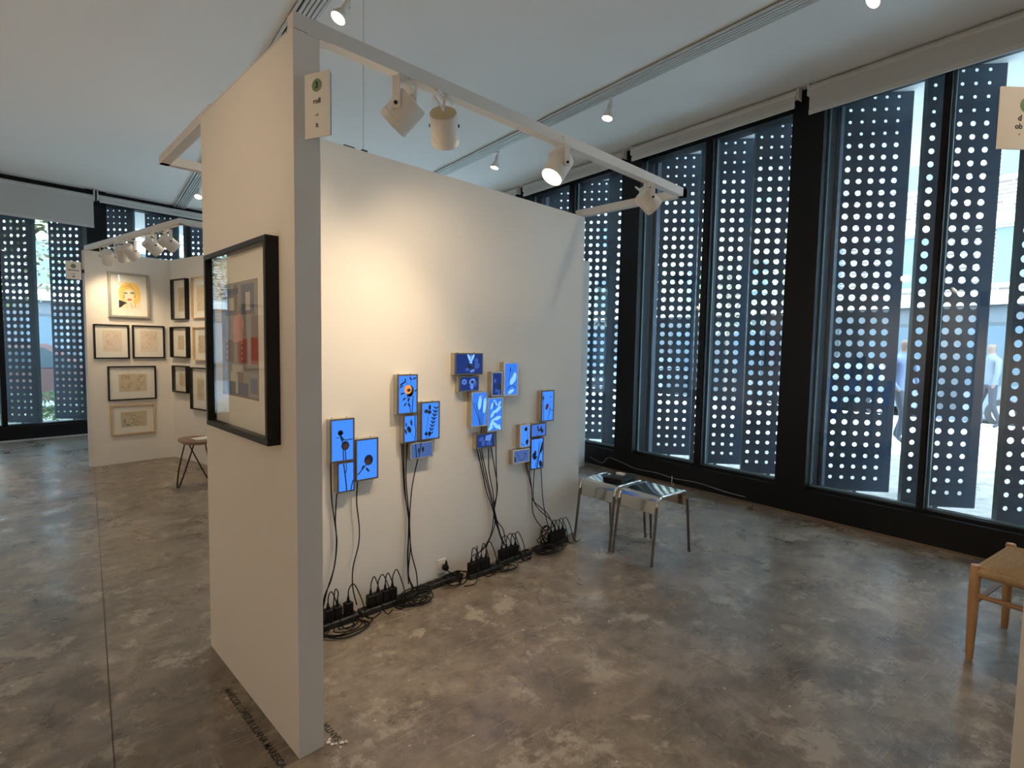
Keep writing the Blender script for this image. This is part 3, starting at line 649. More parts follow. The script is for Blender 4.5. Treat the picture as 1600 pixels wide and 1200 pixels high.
# ------------------------------------------------------------------ glowing blue picture boxes
BLUES = {'bright': ((.055, .235, .92), .68), 'mid': ((.07, .19, .70), .52), 'dim': ((.08, .15, .40), .47), 'dark': ((.016, .035, .16), .65), 'lily': ((.045, .20, .82), .62)}
for k, (c, s) in BLUES.items(): emis('screen_'+k, c, s)
emis('petal_light', (.20, .44, 1.0), .85); emis('petal_mid', (.09, .19, .55), .75); emis('petal_dim', (.04, .085, .30), .7)
mat('fl_dark', (.012, .02, .06), .4); mat('fl_red', (.20, .03, .03), .5); mat('fl_orange', (.62, .27, .06), .5, emit=(.62, .27, .06), estr=.3); mat('fl_brown', (.10, .035, .03), .5); mat('fl_leaf', (.015, .04, .08), .5)
FM = ['fl_dark', 'fl_red', 'fl_orange', 'fl_brown', 'fl_leaf', 'petal_light', 'petal_mid', 'petal_dim']
def flower_art(kind, w, h, rng):
    m = MB(); Y = -.0422
    def P(u, v): return (u*w/2, v*h/2)
    def st(pts, lw=.004, mi=0): stroke(m, spline2([P(*p) for p in pts]), lw, mi, Y)
    def spline2(p): return [(q.x, q.z) for q in spline([(a, 0, b) for a, b in p], 4)]
    def el(u, v, ru, rv, mi, a=0, dy=0): ell(m, u*w/2, v*h/2, ru*(1.18 if mi < 5 else 1), rv*(1.18 if mi < 5 else 1), mi, Y-.0002-dy, a, 12)
    def leaf(u, v, L, a, mi=4): el(u, v, L, L*.38, mi, a)
    if kind == 'roses':
        st([(.1, -1), (.05, -.6), (.1, -.3), (-.15, .1), (-.2, .35)], .006, 4); st([(.3, -1), (.25, -.5)], .006, 4); el(-.2, .38, .013, .012, 0); el(-.2, .36, .008, .006, 3); el(.25, -.28, .019, .020, 0); el(.28, -.32, .012, .012, 3, 0, .0001)
        st([(-.15, .1), (.3, .0), (.95, .02)], .005, 4); st([(-.2, .25), (-.35, .15), (-.65, .17)], .003, 4); leaf(-.05, .1, .014, -1.0)
    elif kind == 'bud':
        st([(-.95, -.75), (-.5, -.5), (.05, -.2)], .006, 4); el(.15, -.05, .022, .024, 0); el(.05, -.16, .014, .012, 3, 0, .0001); leaf(-.45, -.4, .012, 1.1); leaf(.05, -.55, .013, -.9)
    elif kind == 'stems':
        st([(-.35, 1), (-.2, .4), (-.05, -.3), (.05, -1)], .007, 4); st([(0, 1), (.05, .6), (-.1, .3)], .005, 4); st([(.95, -.3), (.75, -.7), (.65, -1)], .006, 4)
    elif kind == 'orange':
        st([(.5, -1), (.55, -.5), (.6, -.1)], .006, 4); st([(.35, -1), (.1, -.4), (-.05, -.1)], .005, 4); el(.28, .18, .020, .026, 0); el(.02, .26, .021, .022, 2, 0, .0001); el(.1, .22, .010, .008, 3, 0, .0002); el(.2, -.02, .016, .012, 4)
        for (u, v, a) in ((-.7, .55, .6), (-.5, .62, .5), (-.3, .75, 1.5), (.3, .85, 2.2), (.75, .85, .3), (.95, .2, .7), (-.6, .05, .2), (-.4, -.25, .5), (.1, -.3, .9), (-.3, -.55, .9), (.15, -.6, 2.4), (-.75, .42, .5)): leaf(u, v, .011, a, 0)
        st([(-.9, .5), (-.2, .65), (.1, .4)], .002, 4); st([(.3, .85), (.35, .5)], .002, 4)
    elif kind == 'sprig':
        st([(-.45, -1), (-.5, -.6), (-.3, .1), (-.2, .6)], .003, 4); st([(-.25, -1), (.1, -.4), (.4, .1), (.6, .6)], .004, 4); el(-.1, .75, .008, .014, 0); el(-.5, .55, .013, .010, 4); el(-.1, .48, .011, .008, 0, .5)
        for k in range(8):
            v = -.75+.2*k; leaf(.0+.09*k+.18, v+.05, .010, .6, 0); leaf(-.1+.09*k, v+.08, .010, 2.4, 0)
        el(-.5, -.72, .010, .009, 0); el(-.1, -.75, .009, .011, 0)
    elif kind == 'buds':
        st([(.75, 1), (.7, .3), (.85, -.2), (.7, -1)], .006, 4); leaf(.1, .45, .015, 1.7, 0); st([(.1, .8), (.1, .4)], .003, 4); el(-.25, -.05, .011, .017, 0, .5); st([(-.1, -.2), (.2, -.5), (.5, -.75)], .002, 4); leaf(-.8, -.2, .013, 1.9, 0); leaf(-.75, .35, .010, 1.7, 0)
    elif kind == 'rods':
        st([(-.6, 1), (-.55, 0), (-.5, -1)], .007, 4); st([(-.1, 1), (-.15, 0), (-.3, -1)], .006, 4); el(-.3, .0, .006, .013, 4); el(.1, .1, .007, .013, 4)
    elif kind in ('lily_dark', 'lily_dark_small', 'lily', 'lily_stem', 'lily_full', 'petal_dark', 'night'):
        if kind == 'lily_dark':
            for a, L in ((1.0, .034), (2.1, .036), (1.5, .030)): el(.12+.18*math.cos(a), .25+.35*math.sin(a), L, L*.27, 5 if a != 1.5 else 6, a)
            el(.15, -.35, .020, .010, 0, -.7); el(-.05, -.2, .018, .006, 0, -.6); el(.55, .35, .016, .016, 7); el(.25, -.72, .020, .009, 6, .3); el(.6, -.2, .022, .02, 7); el(-.15, -.6, .018, .01, 7)
        elif kind == 'lily_dark_small':
            el(-.55, .3, .020, .017, 6); el(-.55, .3, .011, .009, 7, 0, .0001); el(.35, .3, .026, .020, 6, .3); el(.3, -.45, .014, .018, 6, .2); el(.65, .0, .015, .02, 7); el(.35, .25, .010, .008, 0, 0, .0001)
        elif kind == 'lily':
            el(.15, -.12, .018, .030, 5, -.5); el(.5, .1, .017, .034, 5, -.25); st([(-.7, -.7), (-.2, -.45), (.3, -.42), (.8, -.6)], .005, 4); st([(-.15, .8), (-.2, .4), (-.5, -.2)], .003, 4); el(-.15, .6, .004, .013, 0); el(0, -.8, .03, .012, 5, .4); st([(.0, .3), (.5, .9)], .002, 4)
        elif kind == 'lily_stem':
            el(.05, .4, .014, .045, 5, -.12); el(.75, .2, .014, .05, 5, -.1); el(.35, .75, .012, .02, 6, .3)
            for x in (-.2, .15, .5): st([(x-.35*(x < 0), .4), (x*.6, -.3), (x*.35+.1, -1)], .004, 4)
            st([(-.95, .45), (-.4, -.2), (.1, -.9)], .004, 4); st([(.85, .1), (.5, -.5), (.45, -1)], .004, 4)
        elif kind == 'lily_full':
            for (u, v, L, a) in ((-.5, .55, .024, 1.2), (.0, .75, .024, 2.2), (.4, .3, .034, .6), (-.35, .05, .03, .9), (.35, -.25, .034, .2), (-.5, -.55, .034, 1.1), (.1, -.7, .036, -.7), (.6, .65, .022, 1.0), (-.7, -.85, .026, .4), (.7, -.85, .024, 2.0)): el(u, v, L, L*.36, 5, a, .0001*(int(u*10) % 3))
            st([(-.2, .95), (-.1, .4), (.1, .1)], .004, 4); st([(.6, .9), (.2, .2), (-.3, -.4)], .003, 4); el(-.1, .7, .006, .014, 0)
        elif kind == 'petal_dark':
            m.add([(-.1*w/2, Y, .0), (.55*w/2, Y, -.2*h/2), (.75*w/2, Y, .9*h/2), (-.02*w/2, Y, .75*h/2)], [(0, 1, 2, 3)], 6); el(-.55, .3, .022, .012, 7, .4); el(-.3, -.35, .016, .02, 7); el(.3, -.5, .02, .012, 7, .3); el(.55, -.6, .01, .012, 7)
        else:
            el(-.45, .3, .011, .015, 7); el(-.15, -.6, .010, .012, 7); el(.6, -.2, .012, .02, 0, .4); el(.4, -.75, .01, .02, 7)
    elif kind == 'poppy':
        st([(-.8, .8), (-.85, .2), (-.75, -.3), (-.75, -1)], .005, 4); st([(.1, -.9), (.3, -.4), (.4, -.1)], .005, 4); st([(.5, .7), (.45, .1), (.5, -.5)], .002, 4); el(-.15, -.05, .013, .020, 1, -.5); el(.5, .62, .004, .006, 0); st([(.4, -.2), (.8, -.35), (1, -.3)], .004, 4); el(-.85, .55, .007, .012, 4)
    elif kind == 'poppies':
        st([(.3, .6), (.55, .1), (.55, -.5), (.5, -1)], .003, 4); el(.15, .68, .013, .013, 3); el(.25, .62, .010, .008, 0, .5); el(.45, -.62, .011, .015, 0); el(.6, -.5, .008, .01, 3); st([(-.9, -.65), (-.5, -.8), (-.1, -.95)], .004, 4)
    elif kind == 'pair':
        st([(-.15, -1), (-.15, -.4), (-.1, .2)], .003, 4); el(-.1, .4, .006, .014, 0, .4); el(.05, -.05, .009, .006, 0, .4); el(.35, .3, .007, .012, 0); el(.5, -.25, .013, .012, 0, .4); el(.3, .0, .008, .008, 0)
    elif kind == 'wisps':
        st([(-.7, .7), (-.4, .0), (-.1, -.8)], .003, 4); st([(-.1, -.8), (.4, -.4), (.75, .1)], .003, 4); el(.5, .3, .005, .006, 0); el(-.9, -.4, .010, .014, 0)
    elif kind == 'bold':
        st([(.95, .75), (.5, .1), (.2, -.5), (.0, -1)], .011, 4); st([(.4, .8), (.2, .0), (-.3, -.9)], .006, 4); el(-.5, -.12, .018, .019, 0); el(-.35, .1, .011, .012, 3); el(-.3, -.3, .016, .008, 0, .5); st([(-.6, .9), (-.65, .2)], .002, 4); el(.65, -.75, .014, .022, 4, .4); el(.85, .3, .008, .03, 4, -.4)
    return m
BOX = [  # centre x, centre z, size, orientation, screen, bezel, art, label
 (1.308, .939, 'L', 'p', 'bright', 'bezel', 'roses', 'blue picture box with two dark roses, upper left of the cluster beside the partition'),
 (1.446, .824, 'L', 'p', 'bright', 'bezel', 'bud', 'blue picture box with one large dark bud, right of the first cluster'),
 (1.327, .748, 'S', 'p', 'bright', 'bezel', 'stems', 'small blue picture box with bare stems under the two roses'),
 (1.697, 1.154, 'L', 'p', 'bright', 'bezel', 'orange', 'blue picture box with an orange rose, top of the second cluster'),
 (1.852, .994, 'L', 'p', 'bright', 'bezel', 'sprig', 'blue picture box with leafy sprigs, right of the second cluster'),
 (1.717, .960, 'S', 'p', 'bright', 'bezel', 'buds', 'small blue picture box with dark buds below the orange rose'),
 (1.793, .830, 'S', 'l', 'dim', 'alu', 'rods', 'small dim wide picture box at the bottom of the second cluster'),
 (2.139, 1.318, 'L', 'l', 'dark', 'bezel', 'lily_dark', 'wide dark blue picture box with a pale lily, topmost on the wall'),
 (2.140, 1.197, 'S', 'l', 'dark', 'bezel', 'lily_dark_small', 'small dark blue wide box right under the topmost lily'),
 (2.226, 1.035, 'L', 'p', 'lily', 'alu', 'lily_stem', 'blue picture box with long lily stems in the third cluster'),
 (2.361, .992, 'L', 'p', 'lily', 'alu', 'lily_full', 'blue picture box filled with lily blossoms beside the stems box'),
 (2.374, 1.187, 'S', 'p', 'dark', 'alu', 'night', 'small dark upright picture box in the third cluster'),
 (2.501, 1.216, 'L', 'p', 'lily', 'bezel_white', 'lily', 'white rimmed blue picture box with a lily, right of the third cluster'),
 (2.284, .832, 'S', 'l', 'dark', 'bezel', 'petal_dark', 'small dark wide picture box with one pale petal, bottom of the third cluster'),
 (2.871, 1.015, 'L', 'p', 'bright', 'bezel', 'poppy', 'blue picture box with a red poppy, topmost of the fourth cluster'),
 (2.645, .823, 'S', 'p', 'bright', 'bezel_white', 'poppies', 'small white rimmed upright picture box with poppies'),
 (2.780, .851, 'S', 'l', 'mid', 'bezel', 'pair', 'small wide picture box with two dark blooms under the red poppy'),
 (2.612, .689, 'S', 'l', 'dim', 'bezel_white', 'wisps', 'small dim wide picture box with a white rim, lowest left of the fourth cluster'),
 (2.769, .687, 'L', 'p', 'bright', 'bezel', 'bold', 'blue picture box with bold dark leaves, bottom of the fourth cluster')]
for (cx, cz, sz, o_, scr, bz, art, lb) in BOX:
    a, b = (.132, .220) if sz == 'L' else (.094, .156)
    w, h = (a, b) if o_ == 'p' else (b, a)
    t = thing('picture_box', (cx, 2.56, cz), 0, lb, 'picture box', 'glowing blue picture boxes')
    MB().box((-w/2, -.036, -h/2), (w/2, 0, h/2)).obj('casing', 'alu', t)
    bw = .008 if sz == 'L' else .007
    bm_ = MB()
    for (x0, x1, z0, z1) in ((-w/2, w/2, -h/2, -h/2+bw), (-w/2, w/2, h/2-bw, h/2), (-w/2, -w/2+bw, -h/2+bw, h/2-bw), (w/2-bw, w/2, -h/2+bw, h/2-bw)):
        bm_.box((x0, -.0435, z0), (x1, -.036, z1))
    bm_.obj('bezel', bz, t)
    s_ = MB().box((-w/2+bw, -.0405, -h/2+bw), (w/2-bw, -.036, h/2-bw)).obj('screen', 'screen_'+scr, t)
    m = flower_art(art, w-2*bw, h-2*bw, random)
    lim = ((w/2-bw), (h/2-bw))
    m.v = [(min(max(x, -lim[0]), lim[0]), y, min(max(z, -lim[1]), lim[1])) for x, y, z in m.v]
    m.obj('flower_picture', FM, s_)
    for q in ((-w*.3,), (w*.3,)):
        MB().tube([(q[0], -.006, h/2), (q[0], -.006, h/2+.004)], .003, 6).obj('hanger', 'steel_dark', t)

# ------------------------------------------------------------------ cables, power strips, plugs
CAB = {1: [[(1.258, .826), (1.263, .639), (1.283, .48), (1.287, .401), (1.268, .287), (1.223, .183), (1.19, .10)], [(1.288, .667), (1.279, .533), (1.284, .427), (1.275, .325), (1.248, .228), (1.207, .162), (1.18, .08)], [(1.4, .707), (1.395, .601), (1.409, .464), (1.402, .372), (1.366, .26), (1.358, .161), (1.37, .07)]],
       2: [[(1.679, .873), (1.696, .615), (1.722, .437), (1.707, .223), (1.699, .079)], [(1.709, .885), (1.704, .671), (1.722, .466), (1.728, .276), (1.707, .135), (1.719, .051)], [(1.78, .785), (1.738, .608), (1.723, .408), (1.732, .246), (1.758, .121), (1.75, .034)], [(1.690, .875), (1.702, .60), (1.726, .42), (1.718, .25), (1.712, .12), (1.73, .05)]],
       3: [[(2.235, .785), (2.279, .643), (2.325, .481), (2.371, .368), (2.39, .271), (2.457, .109)], [(2.252, .785), (2.297, .614), (2.351, .45), (2.389, .311), (2.373, .236), (2.289, .138), (2.164, .118)], [(2.325, .785), (2.33, .635), (2.368, .473), (2.389, .311), (2.445, .219), (2.447, .138)], [(2.354, .785), (2.401, .599), (2.418, .491), (2.388, .364), (2.339, .191), (2.189, .099)], [(2.392, .88), (2.4, .651), (2.407, .466), (2.379, .366), (2.428, .17), (2.475, .091)], [(2.262, .93), (2.262, .79), (2.31, .6), (2.36, .42), (2.40, .25), (2.43, .12)]],
       4: [[(2.681, .638), (2.746, .448), (2.769, .345), (2.899, .233), (2.968, .1)], [(2.701, .638), (2.746, .433), (2.761, .261), (2.838, .144), (2.903, .086)], [(2.763, .575), (2.758, .375), (2.812, .279), (2.944, .165), (2.969, .085)], [(2.846, .575), (2.869, .354), (2.895, .204), (2.902, .115)]]}
CN = {1: 'the cluster beside the partition', 2: 'the orange rose cluster', 3: 'the lily cluster', 4: 'the red poppy cluster'}
SRC = {1: ['box with two roses', 'small box of bare stems', 'box with one large bud'], 2: ['small box of dark buds', 'orange rose, right of the pair', 'dim wide box of the rose cluster', 'orange rose, left of the pair'],
       3: ['pale petal box, leftmost strand', 'pale petal box, second strand', 'pale petal box, third strand', 'pale petal box, fourth strand', 'box filled with lily blossoms', 'box of long lily stems'], 4: ['dim wide white rimmed box', 'small white rimmed poppy box', 'box with bold leaves, left strand', 'box with bold leaves, right strand']}
for c, lst in CAB.items():
    for i, pl in enumerate(lst):
        n = len(pl); pts = []
        for k, (x, z) in enumerate(pl):
            pts.append((x, 2.548-.006*(i % 3)-.045*(k/(n-1))**3, z))
        m = MB().tube(spline(pts, 7), .0032, 6).obj('power_cable', 'cable', smooth=True)
        tag(m, 'thin black cable hanging below the '+SRC[c][i], 'cable', 'cables hanging from '+CN[c])
def strip(x0, x1, y, label, sockets=0, w=.054, h=.034):
    t = thing('power_strip', ((x0+x1)/2, y, 0), random.uniform(-.03, .03), label, 'power strip', 'power strips along the booth wall')
    L = x1-x0
    MB().bbox((-L/2, -w/2, 0), (L/2, w/2, h), .006).obj('body', 'strip_grey', t)
    for k in range(max(1, int(L/.055))):
        x = -L/2+.035+k*.055
        if x < L/2-.02: MB().lathe([(.018, h), (.019, h+.003), (.015, h+.0035), (0, h+.001)], 14, 0, Matrix.Translation((x, 0, 0))).obj('socket', 'plastic_black', t, smooth=True)
    MB().box((L/2-.03, -.008, h), (L/2-.014, .008, h+.005)).obj('switch', 'plastic_black', t)
    return t
strip(.99, 1.375, 2.497, 'black power strip ending behind the partition edge')
strip(1.385, 1.745, 2.492, 'long black power strip under the orange rose cluster')
strip(1.765, 2.09, 2.515, 'black power strip with bare round sockets below the wall outlet')
strip(2.10, 2.365, 2.455, 'black power strip lying further out left of the lily cables')
strip(2.375, 2.68, 2.487, 'black power strip under the lily cluster cables')
strip(2.72, 3.06, 2.482, 'black power strip at the far end of the booth wall')
def adapter(x, y, label, grp, big=1.0, to=None):
    t = thing('plug_adapter', (x, y, .0375), random.uniform(-.08, .08), label, 'adapter', grp)
    w = .021*big
    MB().bbox((-w, -.019, 0), (w, .019, .062), .004).obj('body', 'plastic_black', t)
    MB().lathe([(.009, .060), (.0085, .070), (.005, .088), (.0035, .096)], 10, 0, None, True).obj('strain_relief', 'plastic_black', t, smooth=True)
    e = to or (random.choice((-1, 1, 1))*random.uniform(.02, .055), random.uniform(-.05, -.02))
    MB().tube(spline([(0, 0, .09), (.005, 0, .125+random.uniform(0, .02)), (e[0]*.5, e[1]*.5, .145+random.uniform(0, .02)), (e[0]*1.1, e[1]-.012, .07), (e[0]*1.5, e[1]-.02, -.005), (e[0]*2.4, e[1]-.03, -.032), (e[0]*4, e[1]-.005, -.033)], 6), .003, 6).obj('lead', 'cable', t, smooth=True)
for g, (xs_, y, nm) in {'a': ([1.215, 1.265, 1.325], 2.497, 'partition edge strip'), 'b': ([1.452, 1.495, 1.540, 1.585], 2.492, 'orange rose cluster strip'), 'c': ([2.125, 2.165, 2.205, 2.245], 2.458, 'outlying strip by the lily cables'), 'd': ([2.41, 2.452, 2.494, 2.536], 2.487, 'strip under the lily cables'), 'e': ([2.895, 2.938, 2.981, 3.024], 2.482, 'strip at the far wall end')}.items():
    for k_, x in enumerate(xs_): adapter(x, y, ['nearest', 'second', 'third', 'farthest'][k_]+' black plug adapter on the '+nm+' counted from the partition', 'plug adapters on the '+nm)
def coil(cx, cy, r, n, label, seed, zs=.03):
    rg = random.Random(seed); pts = []
    for k in range(n*10+1):
        a = 2*PI*k/10; rr = r*(.75+.35*math.sin(a*.37+seed)); pts.append((cx+rr*math.cos(a)+.02*math.sin(a*.21), cy+rr*.62*math.sin(a)-.01*math.cos(a*.3), .006+zs*(.5+.5*math.sin(a*.53+1))*.5+.002*(k % 3)))
    tag(MB().tube(spline(pts, 2), .0032, 6).obj('cable_coil', 'cable', smooth=True), label, 'cable', 'loose cable coils on the floor')
coil(1.27, 2.42, .12, 6, 'loose black cable loops on the floor beside the partition', 1)
coil(1.70, 2.43, .105, 9, 'dense tangle of black cable loops below the orange rose cluster', 2, .09)
coil(2.00, 2.47, .085, 5, 'cable loops lying over the bare socket strip', 3, .07)
coil(2.36, 2.40, .09, 3, 'cable loop lying on the floor between the two lily strips', 4)
coil(2.80, 2.42, .12, 6, 'cable loops on the floor before the far end strip', 5, .06)
coil(2.85, 2.50, .055, 6, 'upright tangle of cable below the red poppy cluster', 6, .28)
# wall outlet with plug
t = thing('wall_outlet', (1.972, 2.56, .093), 0, 'white wall outlet low on the booth wall', 'outlet')
MB().bbox((-.031, -.008, -.042), (.031, 0, .042), .003).obj('plate', 'white_plastic', t)
MB().lathe([(.022, 0), (.022, .003), (.018, .0035), (.017, -.002)], 16, 0, Matrix.Translation((0, -.008, 0)) @ Matrix.Rotation(PI/2, 4, 'X')).obj('socket_ring', 'white_plastic', t, smooth=True)
t = thing('wall_plug', (1.978, 2.545, .088), 0, 'black plug pushed into the white wall outlet', 'plug')
MB().tube([(0, -.005, .0), (0, -.03, .0)], .018, 12).tube([(0, -.024, .0), (0, -.026, .03), (0, -.024, .048)], [.012, .008, .004], 8).obj('plug_body', 'plastic_black', t, smooth=True)
MB().tube(spline([(0, -.028, -.01), (.03, -.04, -.035), (.07, -.05, -.03), (.12, -.07, -.045)], 6), .004, 6).obj('lead', 'cable', t, smooth=True)

# ------------------------------------------------------------------ metal stools
def metal_stool(loc, label, rz=0):
    t = thing('metal_stool', loc, rz, label, 'stool', 'bent metal stools by the windows')
    W = .155; prof = []
    def prof_at(n=7):
        pts = [(-.225, 0)]
        pts += [(-.180+.0, .385)]
        for k in range(n+1):
            a = PI-PI/2*k/n*.95; pts.append((-.122+.052*math.cos(a), .398+.052*math.sin(a)))
        for k in range(n+1):
            a = PI/2*1.0-PI/2*k/n*.95; pts.append((.122+.052*math.cos(a), .398+.052*math.sin(a)))
        pts += [(.180, .385), (.225, 0)]
        return pts
    pts = prof_at()
    for s in (-1, 1):
        MB().tube([(x, s*W, z) for x, z in pts[1:-1]], .0095, 8).obj('side_rail', 'steel', t, smooth=True)
        for p, q in ((pts[0], pts[1]), (pts[-1], pts[-2])): MB().tube([(p[0], s*(W+.006), 0), (q[0], s*W, q[1])], .0095, 10).obj('leg', 'steel_dark', t, smooth=True)
    def sheet(P, th=.003):
        m = MB(); R = []
        for x, z in P: R.append([(x, -W, z), (x, W, z), (x*.982, W, z-th*.8), (x*.982, -W, z-th*.8)])
        return m.rings(R)
    core = [(-.1825, .338)]+[(x, z+.006) for x, z in pts[2:-2]]+[(.1825, .338)]
    sheet(core).obj('seat', 'steel', t, smooth=True)
    return t
st1 = metal_stool((3.355, 2.290, 0), 'bent metal stool beside the booth wall, carrying a black box', -.03)
st2 = metal_stool((3.345, 1.935, 0), 'bent metal stool nearer the viewer with a bare shiny seat', -.08)
t = thing('black_box', (3.372, 2.235, .4575), .12, 'flat black box lying on the metal stool', 'box')
MB().bbox((-.12, -.075, 0), (.12, .075, .030), .003).obj('body', 'plastic_black', t)
MB().bbox((-.105, -.06, .030), (.105, .06, .034), .002).obj('lid', 'plastic_black', t)
tag(MB().box((-.018, -.03, 0), (.018, .03, .014)).obj('white_packet', 'white_plastic'), 'small white packet lying on the black box', 'packet').location = (3.385, 2.235, .4918)

# ------------------------------------------------------------------ wooden stool with woven seat
t = thing('wooden_stool', (3.50, .0, 0), math.atan2(-.102, .538), 'wooden stool with woven cord seat cut by the right picture edge', 'stool')
hx, hy = .262, .21
for sx in (-1, 1):
    for sy in (-1, 1):
        x, y = sx*hx, sy*hy-.05
        MB().lathe([(.0, 0), (.0125, 0), (.015, .02), (.020, .20), (.0215, .33), (.021, .445), (.018, .452), (0, .453)], 14, 0, Matrix.Translation((x, y, 0))).obj('leg', 'wood', t, smooth=True)
for sy in (-1, 1):
    for z in (.27, ): MB().tube([(-hx, sy*hy-.05, z), (hx, sy*hy-.05, z)], .0115, 10).obj('stretcher', 'wood', t, smooth=True)
for sx in (-1, 1):
    MB().tube([(sx*hx, -hy-.05, .31), (sx*hx, hy-.05, .31)], .0115, 10).obj('stretcher', 'wood', t, smooth=True)
m = MB(); n = 34
m.bbox((-hx+.012, -hy-.05+.012, .405), (hx-.012, hy-.05-.012, .436), .008)
seat = m.obj('seat_core', 'weave', t)
for tri in range(4):
    mm = MB()
    for k in range(24):
        f = (k+.5)/24
        if tri in (0, 1):
            s = -1 if tri == 0 else 1; y0 = -.05+s*(hy)*(1-f)*1.0
            mm.tube([(-hx*(1-f), y0, .436+.004*f), (hx*(1-f), y0, .436+.004*f)], .0045, 5)
        else:
            s = -1 if tri == 2 else 1; x0 = s*hx*(1-f)
            mm.tube([(x0, -.05-hy*(1-f), .437+.004*f), (x0, -.05+hy*(1-f), .437+.004*f)], .0045, 5)
    mm.obj('woven_cord', 'weave', t, smooth=True, kind='stuff')
for sy in (-1, 1): MB().tube([(-hx, sy*hy-.05, .418), (hx, sy*hy-.05, .418)], .020, 12).obj('seat_edge', 'weave', t, smooth=True)
for sx in (-1, 1): MB().tube([(sx*hx, -hy-.05, .418), (sx*hx, hy-.05, .418)], .020, 12).obj('seat_edge', 'weave', t, smooth=True)

# ------------------------------------------------------------------ hairpin stool in front of the drawings booth
t = thing('hairpin_stool', (1.565, 5.93, 0), 0, 'round cornered wooden stool on black bent wire legs by the drawings booth', 'stool')
pr_ = [(.20*math.cos(a)*(1+.12*math.cos(3*a)), .20*math.sin(a)*(1+.12*math.cos(3*a))) for a in [2*PI*k/30+.35 for k in range(30)]]
m = MB(); m.rings([[(x*.93, y*.93, .440) for x, y in pr_], [(x, y, .448) for x, y in pr_], [(x, y, .466) for x, y in pr_], [(x*.97, y*.97, .472) for x, y in pr_]]); m.obj('seat', 'wood_dark', t, smooth=True)
for k in range(3):
    a = PI+.25+2*PI*k/3; u = Vector((math.cos(a), math.sin(a), 0)); v = Vector((-u.y, u.x, 0))
    foot = u*.175; top = u*.13
    P = [top-v*.035+Vector((0, 0, .442)), foot*.97-v*.07+Vector((0, 0, .20)), foot-v*.105+Vector((0, 0, .022)), foot-v*.09+Vector((0, 0, .007)), foot-v*.06+Vector((0, 0, .02)), (foot+top)*.5+v*.03+Vector((0, 0, .22)), top+v*.12+Vector((0, 0, .442))]
    MB().tube(spline(P, 6), .0062, 8).obj('wire_leg', 'plastic_black', t, smooth=True)
t = thing('catalogue', (1.59, 5.90, .473), .3, 'thin pale catalogue lying on the hairpin stool', 'booklet')
MB().box((-.10, -.07, 0), (.10, .07, .006)).obj('pages', 'paper', t); MB().box((-.102, -.072, .006), (.102, .072, .0075)).obj('cover', 'sign_card', t)

# ------------------------------------------------------------------ signs
def sign(loc, rz, w, h, label, tilt=0):
    t = thing('booth_sign', loc, rz, label, 'sign', 'booth number signs')
    MB().box((-w/2, 0, -h/2), (w/2, .005, h/2)).obj('card', 'sign_card', t)
    MB().box((-w/2+.004, .005, -h/2+.004), (w/2-.004, .012, h/2-.004)).obj('backing', 'plastic_black', t)
    return t
F = Matrix.Rotation(PI/2, 4, 'X')
def on_sign(t, s, size, x, z, m='ink', bold=True): return text_mesh('lettering', s, size, m, t, Matrix.Translation((x, -.0006, z)) @ F, extrude=.0003, bold=bold)
# left edge meets the panel end, right edge comes towards the viewer
pa, pb = Vector((.776, 1.735)), Vector((.812, 1.640)); dv = pb-pa
t = sign(((pa.x+pb.x)/2, (pa.y+pb.y)/2, 2.172), math.atan2(dv.y, dv.x), dv.length, .198, 'white booth sign with number 3 in a green circle on the partition end')
ell_ = MB(); ell(ell_, 0, .060, .020, .020, 0, -.0008, 0, 24); ell_.obj('number_dot', 'green_dot', t)
o = on_sign(t, '3', .026, 0, .060); o.location.y = -.0008
on_sign(t, 'roll', .022, 0, .012); on_sign(t, 'Lab', .010, 0, -.030, 'ink_soft', False); on_sign(t, 'lt', .020, 0, -.062)
t = sign((.80, 7.555, 2.175), math.atan2(.095, .835), .135, .19, 'small white booth sign standing out from the drawings booth edge')
ell_ = MB(); ell(ell_, 0, .045, .024, .024, 0, -.0008, 0, 20); ell_.obj('number_dot', 'green_dot', t)
MB().box((.05, .012, -.02), (.098, .016, .02)).obj('bracket', 'plastic_black', t)
MB().box((-.05, -.0008, -.004), (.05, -.0004, .004)).box((-.018, -.0008, -.040), (.018, -.0004, -.036)).box((-.010, -.0008, -.072), (.010, -.0004, -.060)).obj('lettering', 'ink', t)
pa, pb = Vector((2.388, .166)), Vector((2.475, .085)); dv = pb-pa
t = sign(((pa.x+pb.x)/2, (pa.y+pb.y)/2, 2.19), math.atan2(dv.y, dv.x), dv.length+.03, .196, 'white booth sign with a green circle cut by the right picture edge')
ell_ = MB(); ell(ell_, .015, .042, .024, .024, 0, -.0008, 0, 24); ell_.obj('number_dot', 'green_dot', t)
on_sign(t, 'd', .026, -.006, -.000); on_sign(t, 'ob', .024, -.008, -.026); on_sign(t, 'n', .012, -.004, -.050, 'ink_soft', False)

# ------------------------------------------------------------------ floor lettering
def floor_text(s, size, loc, rz, label, align):
    o = text_mesh('floor_lettering', s, size, 'ink', None, Matrix.Identity(4), align, .0002, True); o.location = loc; o.rotation_euler = (0, 0, rz); tag(o, label, 'lettering'); return o
floor_text('MARCOS LÓPEZ & LILIANA MARESCA', .0345, (.690, 2.325, .0006), -PI/2, 'black capital lettering on the floor along the left base of the partition', 'LEFT')
floor_text('SANTIA', .034, (.886, 1.738, .0006), PI/2, 'black capital lettering on the floor right of the partition base', 'LEFT')
